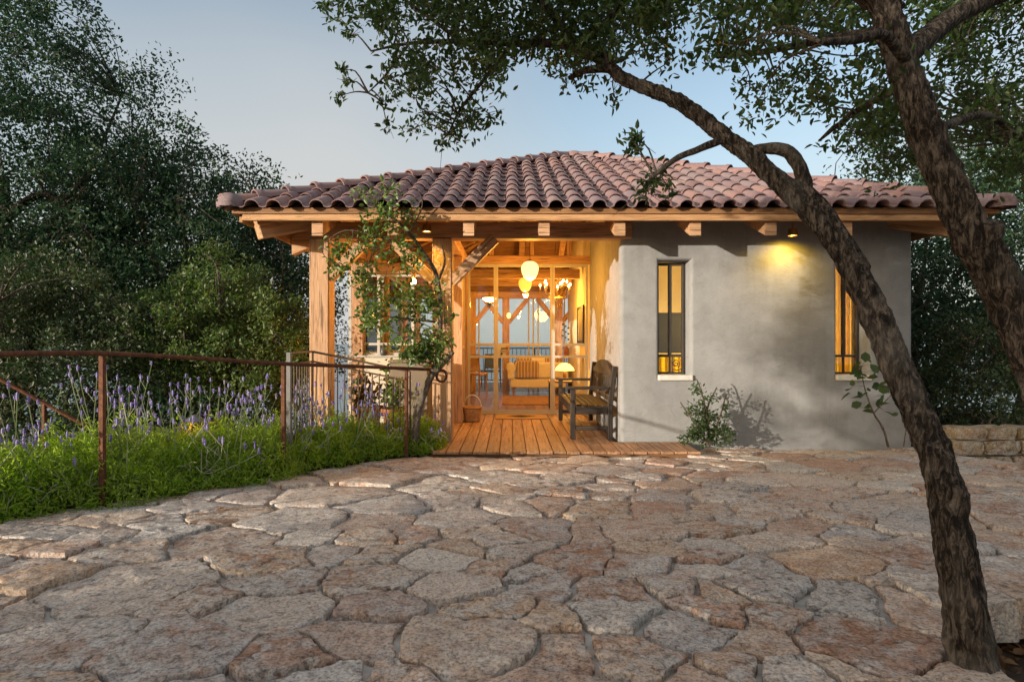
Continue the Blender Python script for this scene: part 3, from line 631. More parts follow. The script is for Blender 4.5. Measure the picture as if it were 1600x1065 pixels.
# window and door interior: painting, curtains, bedroom headboard
# ------------------------------------------------------------------ things in and on the house
def lamp_light(name, loc, W_, col=(1,.43,.055), r=.05, parent=None):
    l = bpy.data.lights.new(name, 'POINT'); l.energy = W_; l.color = col; l.shadow_soft_size = r
    o = bpy.data.objects.new(name, l); COL.objects.link(o); o.location = Vector(loc)
    if parent is not None: o.parent = parent; o.matrix_parent_inverse = W[parent.name].inverted()
M_['glow_white'] = emis('lit_white_glass', (1,.70,.26), .85, (.9,.85,.7))
M_['glow_amber'] = emis('lit_amber_glass', (1,.48,.05), .8, (.8,.5,.15))
M_['glow_bulb'] = emis('lit_bulb', (1,.72,.28), 14, (.9,.8,.6))
M_['glow_shade'] = emis('lit_lamp_shade', (1,.66,.16), 1.5, (.8,.6,.3))
M_['glow_lens'] = emis('lit_lens', (1,.75,.35), 6, (.9,.8,.6))
M_['brass'] = plain('aged_brass', (.30,.19,.07), .35, .15, 10, .05, .8)
def lantern(c, r, top, label, mat, watt):
    c = Vector(c); e = empty('pendant_lantern', (c.x, c.y, c.z-r*1.25), label, 'lantern', 'pendant lanterns')
    prof = [(r*.30,-r*1.2),(r*.62,-r*1.0),(r*.9,-r*.45),(r,.0+r*.1),(r*.93,r*.45),(r*.7,r*.78),(r*.35,r*.95)]
    MB().lathe(prof, c, 36, .035).obj('shade', mat, e, sm=60)
    MB().lathe([(r*.4,r*.93),(r*.38,r*1.02),(r*.12,r*1.12),(.01,r*1.2)], c, 16).obj('cap', M_['brass'], e, sm=40)
    MB().lathe([(.001,-r*1.28),(r*.32,-r*1.22),(r*.33,-r*1.17)], c, 16).obj('finial', M_['brass'], e, sm=40)
    MB().tube([c+Vector((0,0,r*1.15)), (c.x, c.y, top)], .005, 6).obj('chain', M_['brass'], e)
    lamp_light('bulb_light', c-Vector((0,0,r*1.45)), watt, parent=e)
lantern(P(828,421,8.0), .122, 3.42, 'glowing white ribbed glass lantern hanging in the porch before the door', M_['glow_white'], 58)
lantern(P(820.5,443,10.3), .118, 4.2, 'smaller amber glass lantern hanging indoors behind the glazed door', M_['glow_amber'], 16)
# chandelier
c = P(868,452,11.0); e = empty('chandelier', (c.x, c.y, c.z-.2), 'brass candle chandelier with a ring of lit bulbs inside the room', 'chandelier')
MB().lathe([(.001,-.17),(.04,-.15),(.05,-.08),(.025,-.02),(.02,.1),(.035,.16),(.012,.22)], c, 14).obj('stem', M_['brass'], e, sm=50)
MB().tube([c+Vector((0,0,.2)), (c.x, c.y, 4.0)], .006, 6).obj('chain', M_['brass'], e)
for k in range(14):
    a = 2*math.pi*k/14; r = .30 if k % 2 else .22; z = 0 if k % 2 else .07; d = Vector((math.cos(a), math.sin(a), 0)); t = c+d*r+Vector((0,0,z))
    arm = MB().tube(spline([c+Vector((0,0,-.1)), c+d*r*.55+Vector((0,0,-.16)), c+d*r*.95+Vector((0,0,-.08+z)), t], 4), .007, 6).obj('arm', M_['brass'], e, sm=60)
    MB().lathe([(.001,.0),(.025,.005),(.012,.012),(.012,.055)], t, 8).obj('candle', M_['cream'], arm)
    MB().ell(t+Vector((0,0,.08)), (.016,.016,.03), 8, 6).obj('bulb', M_['glow_bulb'], arm, sm=80)
lamp_light('bulb_light', c+Vector((0,0,-.25)), 52, r=.2, parent=e)
# flush ceiling lamp, far post sconce, wall lamp behind the climber
c = P(765,467,12.2); e = empty('ceiling_lamp', c, 'shallow lit bowl lamp under the tie beam inside the room', 'lamp')
MB().lathe([(.001,-.07),(.1,-.05),(.15,.0),(.155,.02)], c, 20).obj('bowl', M_['glow_lens'], e, sm=60); MB().lathe([(.155,.021),(.17,.025),(.17,.05),(.02,.06),(.02,.15)], c, 20).obj('rim', M_['brass'], e, sm=40)
lamp_light('bulb_light', c-Vector((0,0,.12)), 14, parent=e)
c = P(795,493,13.2); e = empty('wall_sconce', c, 'tiny amber sconce fixed on the far post facing the sea', 'lamp')
MB().ell(c, (.05,.05,.07), 10, 6).obj('shade', M_['glow_shade'], e, sm=60); MB().bx(c.x-.03, c.x+.03, c.y+.04, c.y+.07, c.z-.08, c.z+.02).obj('backplate', M_['brass'], e)
c = P(646,440,7.2); c.y = 6.75; c = P(646,440,6.95); e = empty('wall_lamp', c, 'bare glowing bulb lamp behind the climbing tree on the porch', 'lamp')
MB().ell(c, (.035,.035,.045), 12, 8).obj('bulb', M_['glow_bulb'], e, sm=80); MB().lathe([(.02,.04),(.03,.05),(.03,.1),(.001,.12)], c, 10).obj('socket', M_['brass'], e)
MB().tube([c+Vector((0,0,.1)), c+Vector((0,0,.16)), (PX2-.02, 6.95, c.z+.16), (PX2-.02, 6.95, 2.40)], .008, 6).obj('bracket', M_['bronze'], e)
lamp_light('bulb_light', c+Vector((.0,-.02,-.08)), 16, (1,.5,.10), parent=e)
# yellow bowl pendant in the bay
c = P(566,490,9.0); e = empty('dining_pendant', c-Vector((0,0,.02)), 'amber dome pendant lamp behind the bay window', 'lamp')
MB().lathe([(.21,-.14),(.205,-.05),(.17,.05),(.09,.11),(.02,.125)], c, 24).obj('shade', M_['glow_shade'], e, sm=60); MB().tube([c+Vector((0,0,.12)), (c.x, c.y, 3.05)], .005, 6).obj('cord', M_['bronze'], e)
lamp_light('bulb_light', c-Vector((0,0,.16)), 26, parent=e)
# eave downlights: on the stucco wall and over the porch corner
def downlight(c, label, watt, ang, tilt):
    e = empty('eave_spotlight', c, label, 'spotlight', 'spotlights under the eave')
    MB().lathe([(.001,.075),(.045,.07),(.055,.0),(.048,-.004),(.046,.03)], c, 18).obj('housing', M_['brass'], e, sm=40)
    MB().lathe([(.046,.01),(.001,.012)], c, 18).obj('lens', M_['glow_lens'], e); MB().tube([c+Vector((0,0,.07)), c+Vector((0,0,.2))], .01, 6).obj('stem', M_['brass'], e)
    l = bpy.data.lights.new('spot', 'SPOT'); l.energy = watt; l.color = (1,.60,.035); l.spot_size = R(ang); l.spot_blend = 1.; l.shadow_soft_size = .03
    o = bpy.data.objects.new('spot', l); COL.objects.link(o); o.location = c-Vector((0,0,.012)); o.rotation_euler = tilt; o.parent = e; o.matrix_parent_inverse = W[e.name].inverted()
downlight(Vector(((1240-CX)/F*6.29, 6.31, 2.33)), 'small brass spotlight washing yellow light down the stucco wall', 14, 155, (R(18),0,0))
downlight(Vector(((666-CX)/F*6.2, 6.24, 2.36)), 'small brass spotlight under the eave above the climbing tree', 10, 100, (R(20),0,0))
lamp_light('porch_fill', (0,0,-50), 0)
bpy.data.objects.remove(bpy.data.objects['porch_fill'])

# bedroom seen through the slit windows
e = empty('bed', (2.35, 8.5, 0), 'bed with a tall dark headboard behind the left slit window', 'bed')
MB().bx(1.75, 2.62, 7.6, 7.68, 1.0, 1.54).bx(1.8, 1.86, 7.61, 7.67, 0, .999).bx(2.51, 2.57, 7.61, 7.67, 0, .999).obj('headboard', M_['dark'], e, bevel=.01); MB().bx(1.75, 2.62, 7.69, 9.3, .2, .5).obj('mattress', M_['cream'], e, bevel=.05, seg=3); MB().bx(1.78, 2.59, 7.7, 9.25, 0, .2).obj('base', M_['dark'], e)
c = Vector((2.95, 7.45, 0)); e = empty('floor_lamp', c, 'tall lit floor lamp in the room behind the stucco wall', 'lamp')
MB().lathe([(.14,0),(.14,.02),(.015,.04),(.012,1.55)], c, 14).obj('stand', M_['brass'], e); MB().lathe([(.2,1.45),(.13,1.75)], c, 20).obj('shade', M_['glow_shade'], e, sm=60)
lamp_light('bulb_light', c+Vector((0,0,1.92)), 60, (1,.62,.17), parent=e); lamp_light('bulb_light', c+Vector((0,-.1,1.4)), 60, (1,.74,.26), parent=e)
M_['curtain'] = leaf('yellow_curtain', [(.88,.74,.24),(.88,.74,.24)], .5, .8, .1)
def curtain(x0, x1, y, z0, z1, label):
    n = 60; vs = []
    for i in range(n+1):
        t = i/n; yy = y+.025*math.sin(t*46)+.012*math.sin(t*17+1); 
        for z in (z0, z1): vs.append((x0+(x1-x0)*t, yy*(1) + (.0 if z == z1 else .01*math.sin(t*30)), z))
    m = MB().add(vs, [(2*i, 2*i+2, 2*i+3, 2*i+1) for i in range(n)]); me = m.mesh('curtain', 60)
    o = meshobj('curtain', me, M_['curtain'], label=label, category='curtain', group='curtains behind the slit windows'); sol = o.modifiers.new('thick', 'SOLIDIFY'); sol.thickness = .004
    MB().tube([(x0-.03, y, z1+.012), (x1+.03, y, z1+.012)], .012, 8).obj('curtain_rod', M_['bronze'], o)
curtain(wins[1][0]-.15, wins[1][1]+.15, WYF+WT+.10, .0, 2.2, 'yellow curtain drawn behind the slit window next to the leaning trunk')
curtain(wins[0][0]-.12, wins[0][1]+.12, WYF+WT+.10, .0, .97, 'low amber curtain hanging behind the slit window with the iron scroll')

# interior furniture
sofaM = {'kilim': None}
km = N('woven_kilim', .9); kc = km.coord((1,1,1)); wv = km.n('ShaderNodeTexWave', Scale=4.5, Distortion=1.2, Detail=2.); km.l(kc, wv.inputs[0])
km.col(km.ramp(wv.outputs[1], [(.1,(.30,.20,.12)),(.35,(.10,.07,.07)),(.5,(.45,.34,.22)),(.7,(.32,.12,.07)),(.9,(.5,.4,.28))])); km.bump(km.noise(kc, 120, 3), .5, .003)
M_['linen'] = plain('linen', (.62,.55,.46), .95, .1, 20, .4)
sx0, sx1, sy = .0, 1.2, 12.2
e = empty('sofa', (.55, sy+.35, 0), 'low upholstered sofa with rolled arm and striped throws inside the room', 'sofa')
MB().bx(sx0, sx1, sy, sy+.8, .17, .36).obj('seat_base', M_['linen'], e, bevel=.03, seg=3)
MB().bx(sx0+.1, sx1-.05, sy, sy+.16, .37, .72).obj('backrest', M_['linen'], e, bevel=.05, seg=3)
for xx in (sx0, sx1-.04): MB().tube([(xx+.02, sy-.02, .60), (xx+.02, sy+.82, .60)], .10, 14).bx(xx-.05, xx+.09, sy-.01, sy+.81, .361, .58).obj('arm', M_['linen'], e, sm=50)
for xx in (sx0+.08, sx1-.08):
    for yy in (sy+.08, sy+.72): MB().lathe([(.02,0),(.03,.17)], (xx, yy, 0), 8).obj('leg', M_['chair'], e)
MB().bx(sx0+.14, sx0+.62, sy-.035, sy+.2, .38, .745).obj('throw', km.m, e, bevel=.03, seg=3)
for i, (a, mt) in enumerate(((.32,km.m),(.62,M_['linen']),(.9,km.m))):
    o = MB().ell((0,0,0), (.24,.09,.19), 14, 8).obj('cushion', mt, None, sm=70, M=Matrix.Translation((sx0+a, sy+.27, .66)) @ Matrix.Rotation(R(12), 4, 'X'), label=['striped cushion leaning on the sofa beside its rolled arm','plain linen cushion in the middle of the sofa','striped cushion at the sofa end near the lamp'][i], category='cushion', group='cushions on the sofa')
rugm = N('rug', .95); rc_ = rugm.coord(); rugm.col(rugm.ramp(rugm.noise(rc_, 7, 3), [(.35,(.22,.10,.05)),(.5,(.30,.17,.08)),(.65,(.16,.08,.05))])); rugm.bump(rugm.noise(rc_, 150, 2), .5, .003)
MB().bx(-.15, 1.15, 10.4, 12.1, .001, .012).obj('rug', rugm.m, label='brown woven rug lying before the sofa', category='rug')
def chair(c, rot, label, mt, seatm):
    Mx = Matrix.Translation(Vector(c)) @ Matrix.Rotation(rot, 4, 'Z'); e = empty('chair', c, label, 'chair', 'dining chairs'); W[e.name] = Matrix.Translation(Vector(c))
    for sx in (-.2, .2):
        MB().tube([(sx, -.2, 0), (sx*.95, -.19, .44)], [.016,.022], 8).obj('leg', mt, e, M=Mx); MB().tube([(sx*1.05, .24, 0), (sx, .2, .44), (sx*.98, .27, .88)], [.016,.022,.018], 8).obj('leg', mt, e, M=Mx, sm=50)
    MB().bx(-.23, .23, -.23, .21, .42, .47).obj('seat', seatm, e, M=Mx, bevel=.015, seg=2)
    MB().bx(-.19, .19, .235, .26, .52, .84).obj('backrest', seatm, e, M=Mx, bevel=.01); MB().bx(-.21, .21, .23, .275, .84, .89).obj('top_rail', mt, e, M=Mx, bevel=.01)
cane = plain('woven_cane', (.48,.27,.11), .7, .25, 60, .6)
chair((-.78, 12.6, 0), R(160), 'wooden chair with woven back near the door sidelight', M_['chair'], cane)
chair((-.50, 14.6, -.03), R(195), 'pale outdoor chair standing on the terrace outside the far windows', M_['grey_metal'], plain('grey_weave', (.22,.24,.25), .8, .2, 50, .5))
dt = empty('dining_table', (-1.6, 10.6, 0), 'round wooden dining table inside the bay window', 'table')
MB().lathe([(.001,.72),(.55,.72),(.56,.745),(.55,.76),(.001,.76)], (-1.6,10.6,0), 28).obj('top', M_['chair'], dt, sm=40); MB().lathe([(.3,0),(.28,.04),(.06,.1),(.05,.72)], (-1.6,10.6,0), 16).obj('pedestal', M_['chair'], dt, sm=40)
# side table with stained-glass lamp, shelf, vase, painting
tx, ty = .86, 9.75
e = empty('side_table', (tx, ty, 0), 'small dark side table carrying the lamp just inside the glazing', 'table')
MB().bx(tx-.2, tx+.2, ty-.18, ty+.18, .46, .49).obj('top', M_['chair'], e, bevel=.005)
for a in (-1, 1):
    for b in (-1, 1): MB().bx(tx+a*.17-.016, tx+a*.17+.016, ty+b*.15-.016, ty+b*.15+.016, 0, .459).obj('leg', M_['dark'], e)
e = empty('table_lamp', (tx+.08, ty, .491), 'small table lamp with a ribbed glowing amber glass shade', 'lamp')
q = (tx+.08, ty, .491); MB().lathe([(.07,0),(.065,.015),(.02,.03),(.035,.08),(.015,.15),(.012,.26)], q, 14).obj('base', M_['brass'], e, sm=50)
MB().lathe([(.17,.17),(.15,.22),(.09,.28),(.03,.30)], q, 20, .02).obj('shade', M_['glow_shade'], e, sm=40); lamp_light('bulb_light', Vector(q)+Vector((0,0,.13)), 7, (1,.55,.12), parent=e)
MB().bx(.85, 1.34, 10.4, 10.66, .86, .89).obj('wall_shelf', M_['sill'], label='white shelf on the room wall carrying a vase', category='shelf', bevel=.004)
e = empty('vase', (1.05, 10.53, .89), 'dark bottle vase with a thin twig on the white shelf', 'vase')
MB().lathe([(.04,0),(.055,.05),(.05,.12),(.018,.18),(.02,.22)], (1.05,10.53,.891), 14).obj('body', M_['terracotta'], e, sm=50)
mb = MB(); mb.tube(spline([(1.05,10.53,1.0),(1.03,10.53,1.25),(.98,10.5,1.5)],4), .004, 5)
for k in range(9): z = 1.2+k*.035; mb.ell((1.03-.05*(k%3-1)-.0*k, 10.52+.03*((k*7)%3-1), z), (.022,.012,.016), 6, 4)
mb.obj('twig', M_['leaf'], e)
e = empty('painting', (1.35, 10.75, 1.4), 'dark framed painting hanging on the right wall of the room', 'painting')
pm = N('canvas', .7); pc = pm.coord((1,3,1)); pm.col(pm.ramp(pm.noise(pc, 4, 5, .6, 1.5), [(.3,(.05,.05,.05)),(.5,(.20,.17,.13)),(.7,(.32,.26,.18))]))
MB().bx(1.335, 1.354, 10.35, 11.15, 1.18, 1.78).obj('canvas', pm.m, e); MB().bx(1.32,1.354,10.3,10.349,1.13,1.83).bx(1.32,1.354,11.151,11.2,1.13,1.83).bx(1.321,1.354,10.349,11.151,1.13,1.179).bx(1.321,1.354,10.349,11.151,1.781,1.83).obj('frame', M_['dark'], e)
# bottle on bay ledge and cabinet in front of the bay
MB().lathe([(.04,0),(.045,.02),(.045,.09),(.015,.13),(.015,.17)], ((598-CX)/F*8.04, 8.09, .956), 14).obj('bottle_vase', plain('dark_ceramic', (.05,.05,.045), .3, .1, 10, 0), sm=50, label='dark ceramic bottle standing on the bay window ledge', category='vase')
e = empty('porch_cabinet', (-1.37, 7.8, 0), 'taupe cabinet standing on the deck below the bay window', 'cabinet')
MB().bx(-1.62, -1.10, 7.62, 8.08, .0, .87).obj('carcass', M_['taupe'], e, bevel=.006); MB().bx(-1.64, -1.08, 7.6, 8.085, .871, .90).obj('top', M_['taupe'], e, bevel=.005); MB().bx(-1.61,-1.365,7.604,7.619,.05,.85).obj('door', M_['taupe'], e, bevel=.003); MB().bx(-1.358,-1.11,7.604,7.619,.05,.85).obj('door', M_['taupe'], e, bevel=.003)

# terrace and sea railing
ter = MB().bx(-3.2, 4.6, 13.46, 16.4, -.4, -.03).obj('terrace', M_['soffit'], kind='structure')
for i in range(26): timber('deck_board', (-3.2+.15+i*.3, 13.47, -.018), (-3.2+.15+i*.3, 16.4, -.018), .294, .024, M_['deck'], ter, .002)
e = empty('terrace_railing', (.5, 16.3, -.005), 'dark metal baluster railing at the terrace edge above the sea', 'railing')
MB().bx(-3.1, 4.5, 16.28, 16.32, .97, 1.0).obj('top_rail', M_['bronze'], e); MB().bx(-3.1, 4.5, 16.285, 16.315, .06, .085).obj('bottom_rail', M_['bronze'], e)
bal = MB().bx(-.008, .008, -.008, .008, 0, .883).mesh('baluster'); bal.materials.append(M_['bronze'])
for i in range(64): meshobj('baluster', bal, None, e, Matrix.Translation((-3.05+i*.12, 16.3, .086)))
for xx in (-3.1, -1.2, .7, 2.6, 4.5): MB().bx(xx-.025, xx+.025, 16.27, 16.33, -.005, .968).obj('post', M_['bronze'], e)

# bench
bx0, bx1, by0, by1 = .74, 1.20, 6.68, 8.30
e = empty('garden_bench', ((bx0+bx1)/2, (by0+by1)/2, 0), 'dark weathered wooden garden bench with slatted back against the porch wall', 'bench')
bm_ = M_['bench']
def bpiece(n, p0, p1, w, h, up=(0,0,1)): timber(n, p0, p1, w, h, bm_, e, .006, up)
for y in (by0, by1):
    bpiece('leg', (bx0, y, 0), (bx0, y, .585), .058, .058, (0,1,0)); bpiece('leg', (bx1-.02, y, 0), (bx1-.02, y, .40), .058, .06, (0,1,0)); bpiece('back_stile', (bx1-.02, y, .40), (bx1+.035, y, .86), .058, .05, (0,1,0))
    bpiece('armrest', (bx0-.07, y, .603), (bx1-.03, y, .603), .066, .034); bpiece('seat_rail', (bx0+.03, y, .34), (bx1-.05, y, .34), .04, .09); bpiece('stretcher', (bx0+.03, y, .13), (bx1-.05, y, .13), .04, .05)
bpiece('front_apron', (bx0, by0+.03, .34), (bx0, by1-.03, .34), .035, .10); bpiece('rear_apron', (bx1-.02, by0+.03, .34), (bx1-.02, by1-.03, .34), .035, .09)
for i in range(6): x = bx0+.0+i*.078; bpiece('seat_slat', (x, by0+.035-.05*(0<i<5)*0, .398-.004*i), (x, by1-.035, .398-.004*i), .062, .022)
bpiece('back_rail', (bx1, by0+.03, .47), (bx1, by1-.03, .47), .03, .06)
n = 22; vs = []
for i in range(n+1):
    t = i/n; y = by0+.03+(by1-by0-.06)*t; hz = .80+.115*max(0, math.sin(math.pi*(t-.12)/.76) if .12 < t < .88 else 0)**.6
    for x, z in ((bx1+.005, .735), (bx1+.035, .735), (bx1+.045, hz), (bx1+.015, hz)): vs.append((x, y, z))
fs = [(4*i+k, 4*i+(k+1)%4, 4*i+4+(k+1)%4, 4*i+4+k) for i in range(n) for k in range(4)]+[(3,2,1,0), (4*n,4*n+1,4*n+2,4*n+3)]
MB().add(vs, fs).obj('crest_rail', bm_, e, sm=30)
for i in range(17):
    y = by0+.1+i*(by1-by0-.2)/16; bpiece('back_slat', (bx1+.002, y, .50), (bx1+.022, y, .736), .045, .016, (1,0,0))
# basket
c = Vector(((738-CX)/F*8.2, 8.2, .0)); e = empty('basket', c, 'round wicker basket with arched handle on the deck by the door', 'basket')
bpf = [(.001,.012),(.115,.012)]
for k in range(10): z = .018+k*.019; r = .117+.022*k/9; bpf += [(r-.005, z), (r+.004, z+.0095)]
MB().lathe(bpf+[(.135,.207),(.125,.205),(.11,.03),(.001,.03)], c, 28, .012).obj('body', M_['wicker'], e, sm=30)
MB().tube([c+Vector((.138*math.cos(a), .138*math.sin(a), .205+.004*(k%2))) for k, a in enumerate(np.linspace(0, 2*math.pi, 33))], .011, 7).obj('rim', M_['wicker'], e, sm=60)
MB().tube([c+Vector((.132*math.cos(a), .0, .19+.19*math.sin(a))) for a in np.linspace(0, math.pi, 17)], .009, 7).obj('handle', M_['sill'], e, sm=60)
# door mat
e = empty('door_mat', (.17, 8.62, .0), 'tan coir door mat with a dark diamond before the door', 'door mat')
MB().bx(-.22, .56, 8.40, 8.86, .001, .018).obj('pile', M_['coir'], e, bevel=.005); MB().add([(-.08,8.63,.0195),(.17,8.50,.0195),(.42,8.63,.0195),(.17,8.76,.0195)], [(0,1,2,3)]).obj('motif', M_['ink'], e)
# ------------------------------------------------------------------ railings
e = empty('handrail', (-2.0, 4.9, 0), 'rusty steel handrail with curled end along the lavender bed', 'handrail')
def rp(px, py, D): return P(px, py, D)
path = [rp(-260,560,2.6), rp(0,553,3.2), rp(160,552,3.76), rp(300,559,4.2), rp(443,568,4.76), rp(550,572,5.3), rp(635,575.5,5.82), rp(690,578,6.1)]
pts = spline([tuple(p) for p in path], 8); end = Vector(pts[-1])
dirv = (Vector(pts[-1])-Vector(pts[-3])).normalized(); hz = Vector((dirv.x, dirv.y, 0)).normalized()
MB().tube(pts, .0165, 10).obj('rail', M_['rust'], e, sm=60)
MB().tube([end+hz*(.062*math.sin(t))+Vector((0,0,-.062+.062*math.cos(t))) for t in np.linspace(0, 5.6, 26)], .0145, 10).obj('curl', M_['rust'], e, sm=60)
for px_, py_, D in ((160,552,3.76),(443,568,4.76),(635,575.5,5.82)):
    t = P(px_, py_, D); timber('post', (t.x, t.y, gz(0,t.y)-.2), (t.x, t.y, t.z-.012), .032, .032, M_['rust'], e, .003, up=(0,1,0))
t = P(-330,565,2.5); timber('post', (t.x, t.y, -.3), (t.x, t.y, 1.0), .03, .03, M_['rust'], e, .003, up=(0,1,0))
# stair rail going down behind the lavender
e = empty('stair_rail', (-5.2, 6.0, -1), 'second rusty rail sloping down behind the lavender', 'handrail')
a, b = P(-60,560,6.2), P(140,668,6.6)
MB().tube([a, b], .02, 8).obj('rail', M_['rust'], e, sm=60)
for f_ in (.05, .63): q = a.lerp(b, f_); timber('post', (q.x, q.y, -2.2), (q.x, q.y, q.z-.01), .035, .035, M_['rust'], e, .003, up=(0,1,0))
# baluster railing beside the porch corner
e = empty('baluster_railing', (-2.0, 5.9, 0), 'thin brown baluster railing wrapping the porch corner post', 'railing')
A = P(452,552,5.02); B = P(488,549,6.12); C = P(640,580,6.2)
MB().bx(A.x-.02, A.x+.02, A.y-.02, A.y+.02, -.3, A.z+.01).obj('newel', plain('dull_grey_steel', (.17,.165,.155), .6, .2, 10, .1, .2), e, bevel=.004)
for P0, P1, nb in ((A,B,9),(B,C,14)):
    MB().tube([P0, P1], .012, 8).obj('top_rail', M_['railmetal'], e, sm=60); dz = Vector((0,0,-.105)); MB().tube([P0+dz, P1+dz], .009, 6).obj('sub_rail', M_['railmetal'], e, sm=60)
    dz = Vector((0,0,-.90)); MB().tube([P0+dz, P1+dz], .009, 6).obj('bottom_rail', M_['railmetal'], e, sm=60)
    for i in range(nb):
        q = P0.lerp(P1, (i+.6)/nb); MB().tube([q-Vector((0,0,.90)), q-Vector((0,0,.105))], .0065, 6).obj('baluster', M_['railmetal'], e)
for q in (B, C): MB().tube([(q.x,q.y,-.3), q], .015, 8).obj('post', M_['railmetal'], e)

# ------------------------------------------------------------------ foliage tools
LEAF = np.array([(0,0,0),(-.5,.30,.10),(-.42,.68,.08),(0,1,-.05),(.42,.68,.08),(.5,.30,.10)])
def frames(n, bias=None, bw=0):
    d = rng.normal(size=(n,3))
    if bias is not None: d = d/np.linalg.norm(d,axis=1,keepdims=True)+np.asarray(bias)*bw
    d /= np.linalg.norm(d,axis=1,keepdims=True); u = rng.normal(size=(n,3)); u[:,2] += 1.0; u -= d*(u*d).sum(1,keepdims=True); u /= np.linalg.norm(u,axis=1,keepdims=True)
    return d, u, np.cross(d,u)
def leaves(pos, length, width, bias=None, bw=0, var=.35):
    n = len(pos); d, u, s = frames(n, bias, bw); L = length*(1+var*rng.uniform(-1,1,(n,1,1))); Wd = L*width
    T = LEAF[None]; V = pos[:,None,:]+s[:,None,:]*T[:,:,0:1]*Wd+d[:,None,:]*T[:,:,1:2]*L+u[:,None,:]*T[:,:,2:3]*L
    base = np.arange(n)[:,None]*6; F_ = np.concatenate([base+np.array([[0,3,2,1]]), base+np.array([[0,5,4,3]])], 1).reshape(-1,4)
    return V.reshape(-1,3), F_
def foliage(name, pos, length, width, mat, parent, bias=None, bw=0, **kw):
    V, F_ = leaves(pos, length, width, bias, bw); me = npmesh(name, V, F_, 4); me.materials.append(mat)
    return meshobj(name, me, None, parent, **kw)
def clump_points(cl, per, r, flat=.8):
    cl = np.asarray(cl); n = len(cl); p = rng.normal(size=(n,per,3)); p /= np.linalg.norm(p,axis=2,keepdims=True); p *= rng.uniform(0,1,(n,per,1))**.45*(r*rng.uniform(.6,1.3,(n,1,1))); p[:,:,2] *= flat
    return (cl[:,None,:]+p).reshape(-1,3)
def twigs(cl, skel, r0, mb, sag=.1, n=4, sub=3):
    sk = np.array([tuple(p) for p in skel])
    for c in cl:
        d = ((sk-c)**2).sum(1); j = int(np.argmin(d+rng.uniform(0,.15)*d.mean())); a = sk[j]; L = math.sqrt(d[j])
        mid = (a*.5+c*.5)+rng.normal(size=3)*L*.1+np.array((0,0,sag*L))
        mb.tube(spline([a, mid, c], 3), [r0*(1-.7*t) for t in np.linspace(0,1,7)], n, False)
        for k in range(sub):
            e_ = c+rng.normal(size=3)*.045*max(1, L*.6); mb.tube([tuple(mid*.35+c*.65), tuple(e_)], [r0*.35, r0*.18], 3, False)
def limb(mb, pts, r, n=12, k=6, jit=.22, ridge=0, lf=1.):
    s = spline([tuple(p)+(q,) for p, q in zip(pts, r)], k); mb.tube([p[:3] for p in s], [p[3] for p in s], n, True, jit, ridge, lf); return [p[:3] for p in s]

# ------------------------------------------------------------------ leaning oak over the patio
e = empty('leaning_oak', (1.40, 1.72, .0), 'slender oak leaning across the paving towards the tiled roof', 'tree')
mb = MB(); sk = []
tp = [(1517,1065,1.72),(1515,1010,1.72),(1492,860,1.75),(1472,740,1.80),(1435,650,1.88),(1395,560,1.97),(1358,470,2.06),(1305,375,2.18),(1240,305,2.28),(1175,245,2.38),(1125,208,2.46),(1070,165,2.54),(1020,142,2.62),(972,122,2.7),(940,92,2.78),(905,75,2.9)]
tr = [.11,.064,.055,.050,.049,.050,.049,.045,.041,.038,.036,.034,.032,.031,.026,.021]
pp = [P(*t) for t in tp]; pp[0] = Vector((1.405,1.72,.0)); sk += limb(mb, pp, tr, 44, 24, .22, .0075, .25)[200:]
br = lambda L, r, n=8, jit=.2: sk.extend(limb(mb, [P(*t) for t in L], r, n, 5, jit))
br([(1345,425,2.12),(1300,350,2.2),(1262,305,2.27),(1215,280,2.33),(1180,255,2.37)], [.036,.036,.033,.030,.026], 12)
br([(1258,300,2.28),(1252,268,2.30),(1232,238,2.33),(1200,232,2.36),(1168,238,2.40)], [.030,.028,.026,.024,.020], 10)
br([(1130,218,2.44),(1095,232,2.46),(1060,246,2.5),(1030,268,2.55),(1010,285,2.6)], [.018,.016,.014,.011,.006])
br([(975,125,2.7),(955,108,2.72),(915,110,2.8),(890,122,2.9)], [.028,.022,.018,.012])
br([(940,92,2.78),(880,70,2.9),(800,68,3.0),(720,65,3.1),(640,68,3.2),(580,80,3.25)], [.030,.024,.019,.014,.010,.005])
br([(905,75,2.9),(860,20,3.0),(800,-40,3.1),(700,-60,3.2)], [.024,.02,.015,.01]); br([(800,68,3.0),(760,120,3.05),(720,170,3.1),(700,210,3.1)], [.014,.011,.008,.004])
br([(720,65,3.1),(660,20,3.2),(590,-20,3.3),(520,10,3.4)], [.012,.01,.008,.004]); br([(640,68,3.2),(600,120,3.2),(575,145,3.2)], [.008,.006,.003]); br([(905,75,2.9),(960,20,2.9),(1000,-60,2.9)], [.022,.018,.012])
mb.obj('trunk', M_['bark'], e, sm=75)
def region(pl, n, d0, d1):
    xs = [p[0] for p in pl]; ys = [p[1] for p in pl]; out = []
    while len(out) < n:
        x, y = rng.uniform(min(xs),max(xs)), rng.uniform(min(ys),max(ys))
        if inpoly(x, y, pl): out.append(tuple(P(x, y, rng.uniform(d0,d1))))
    return np.array(out)
c1 = region([(515,-60),(545,30),(610,70),(590,130),(640,170),(690,215),(740,200),(775,120),(850,130),(930,110),(1010,120),(1075,80),(1090,-90),(515,-120)], 185, 2.6, 3.5)
c1b = region([(690,-60),(690,60),(900,85),(1060,40),(1060,-60)], 80, 2.6, 3.4)
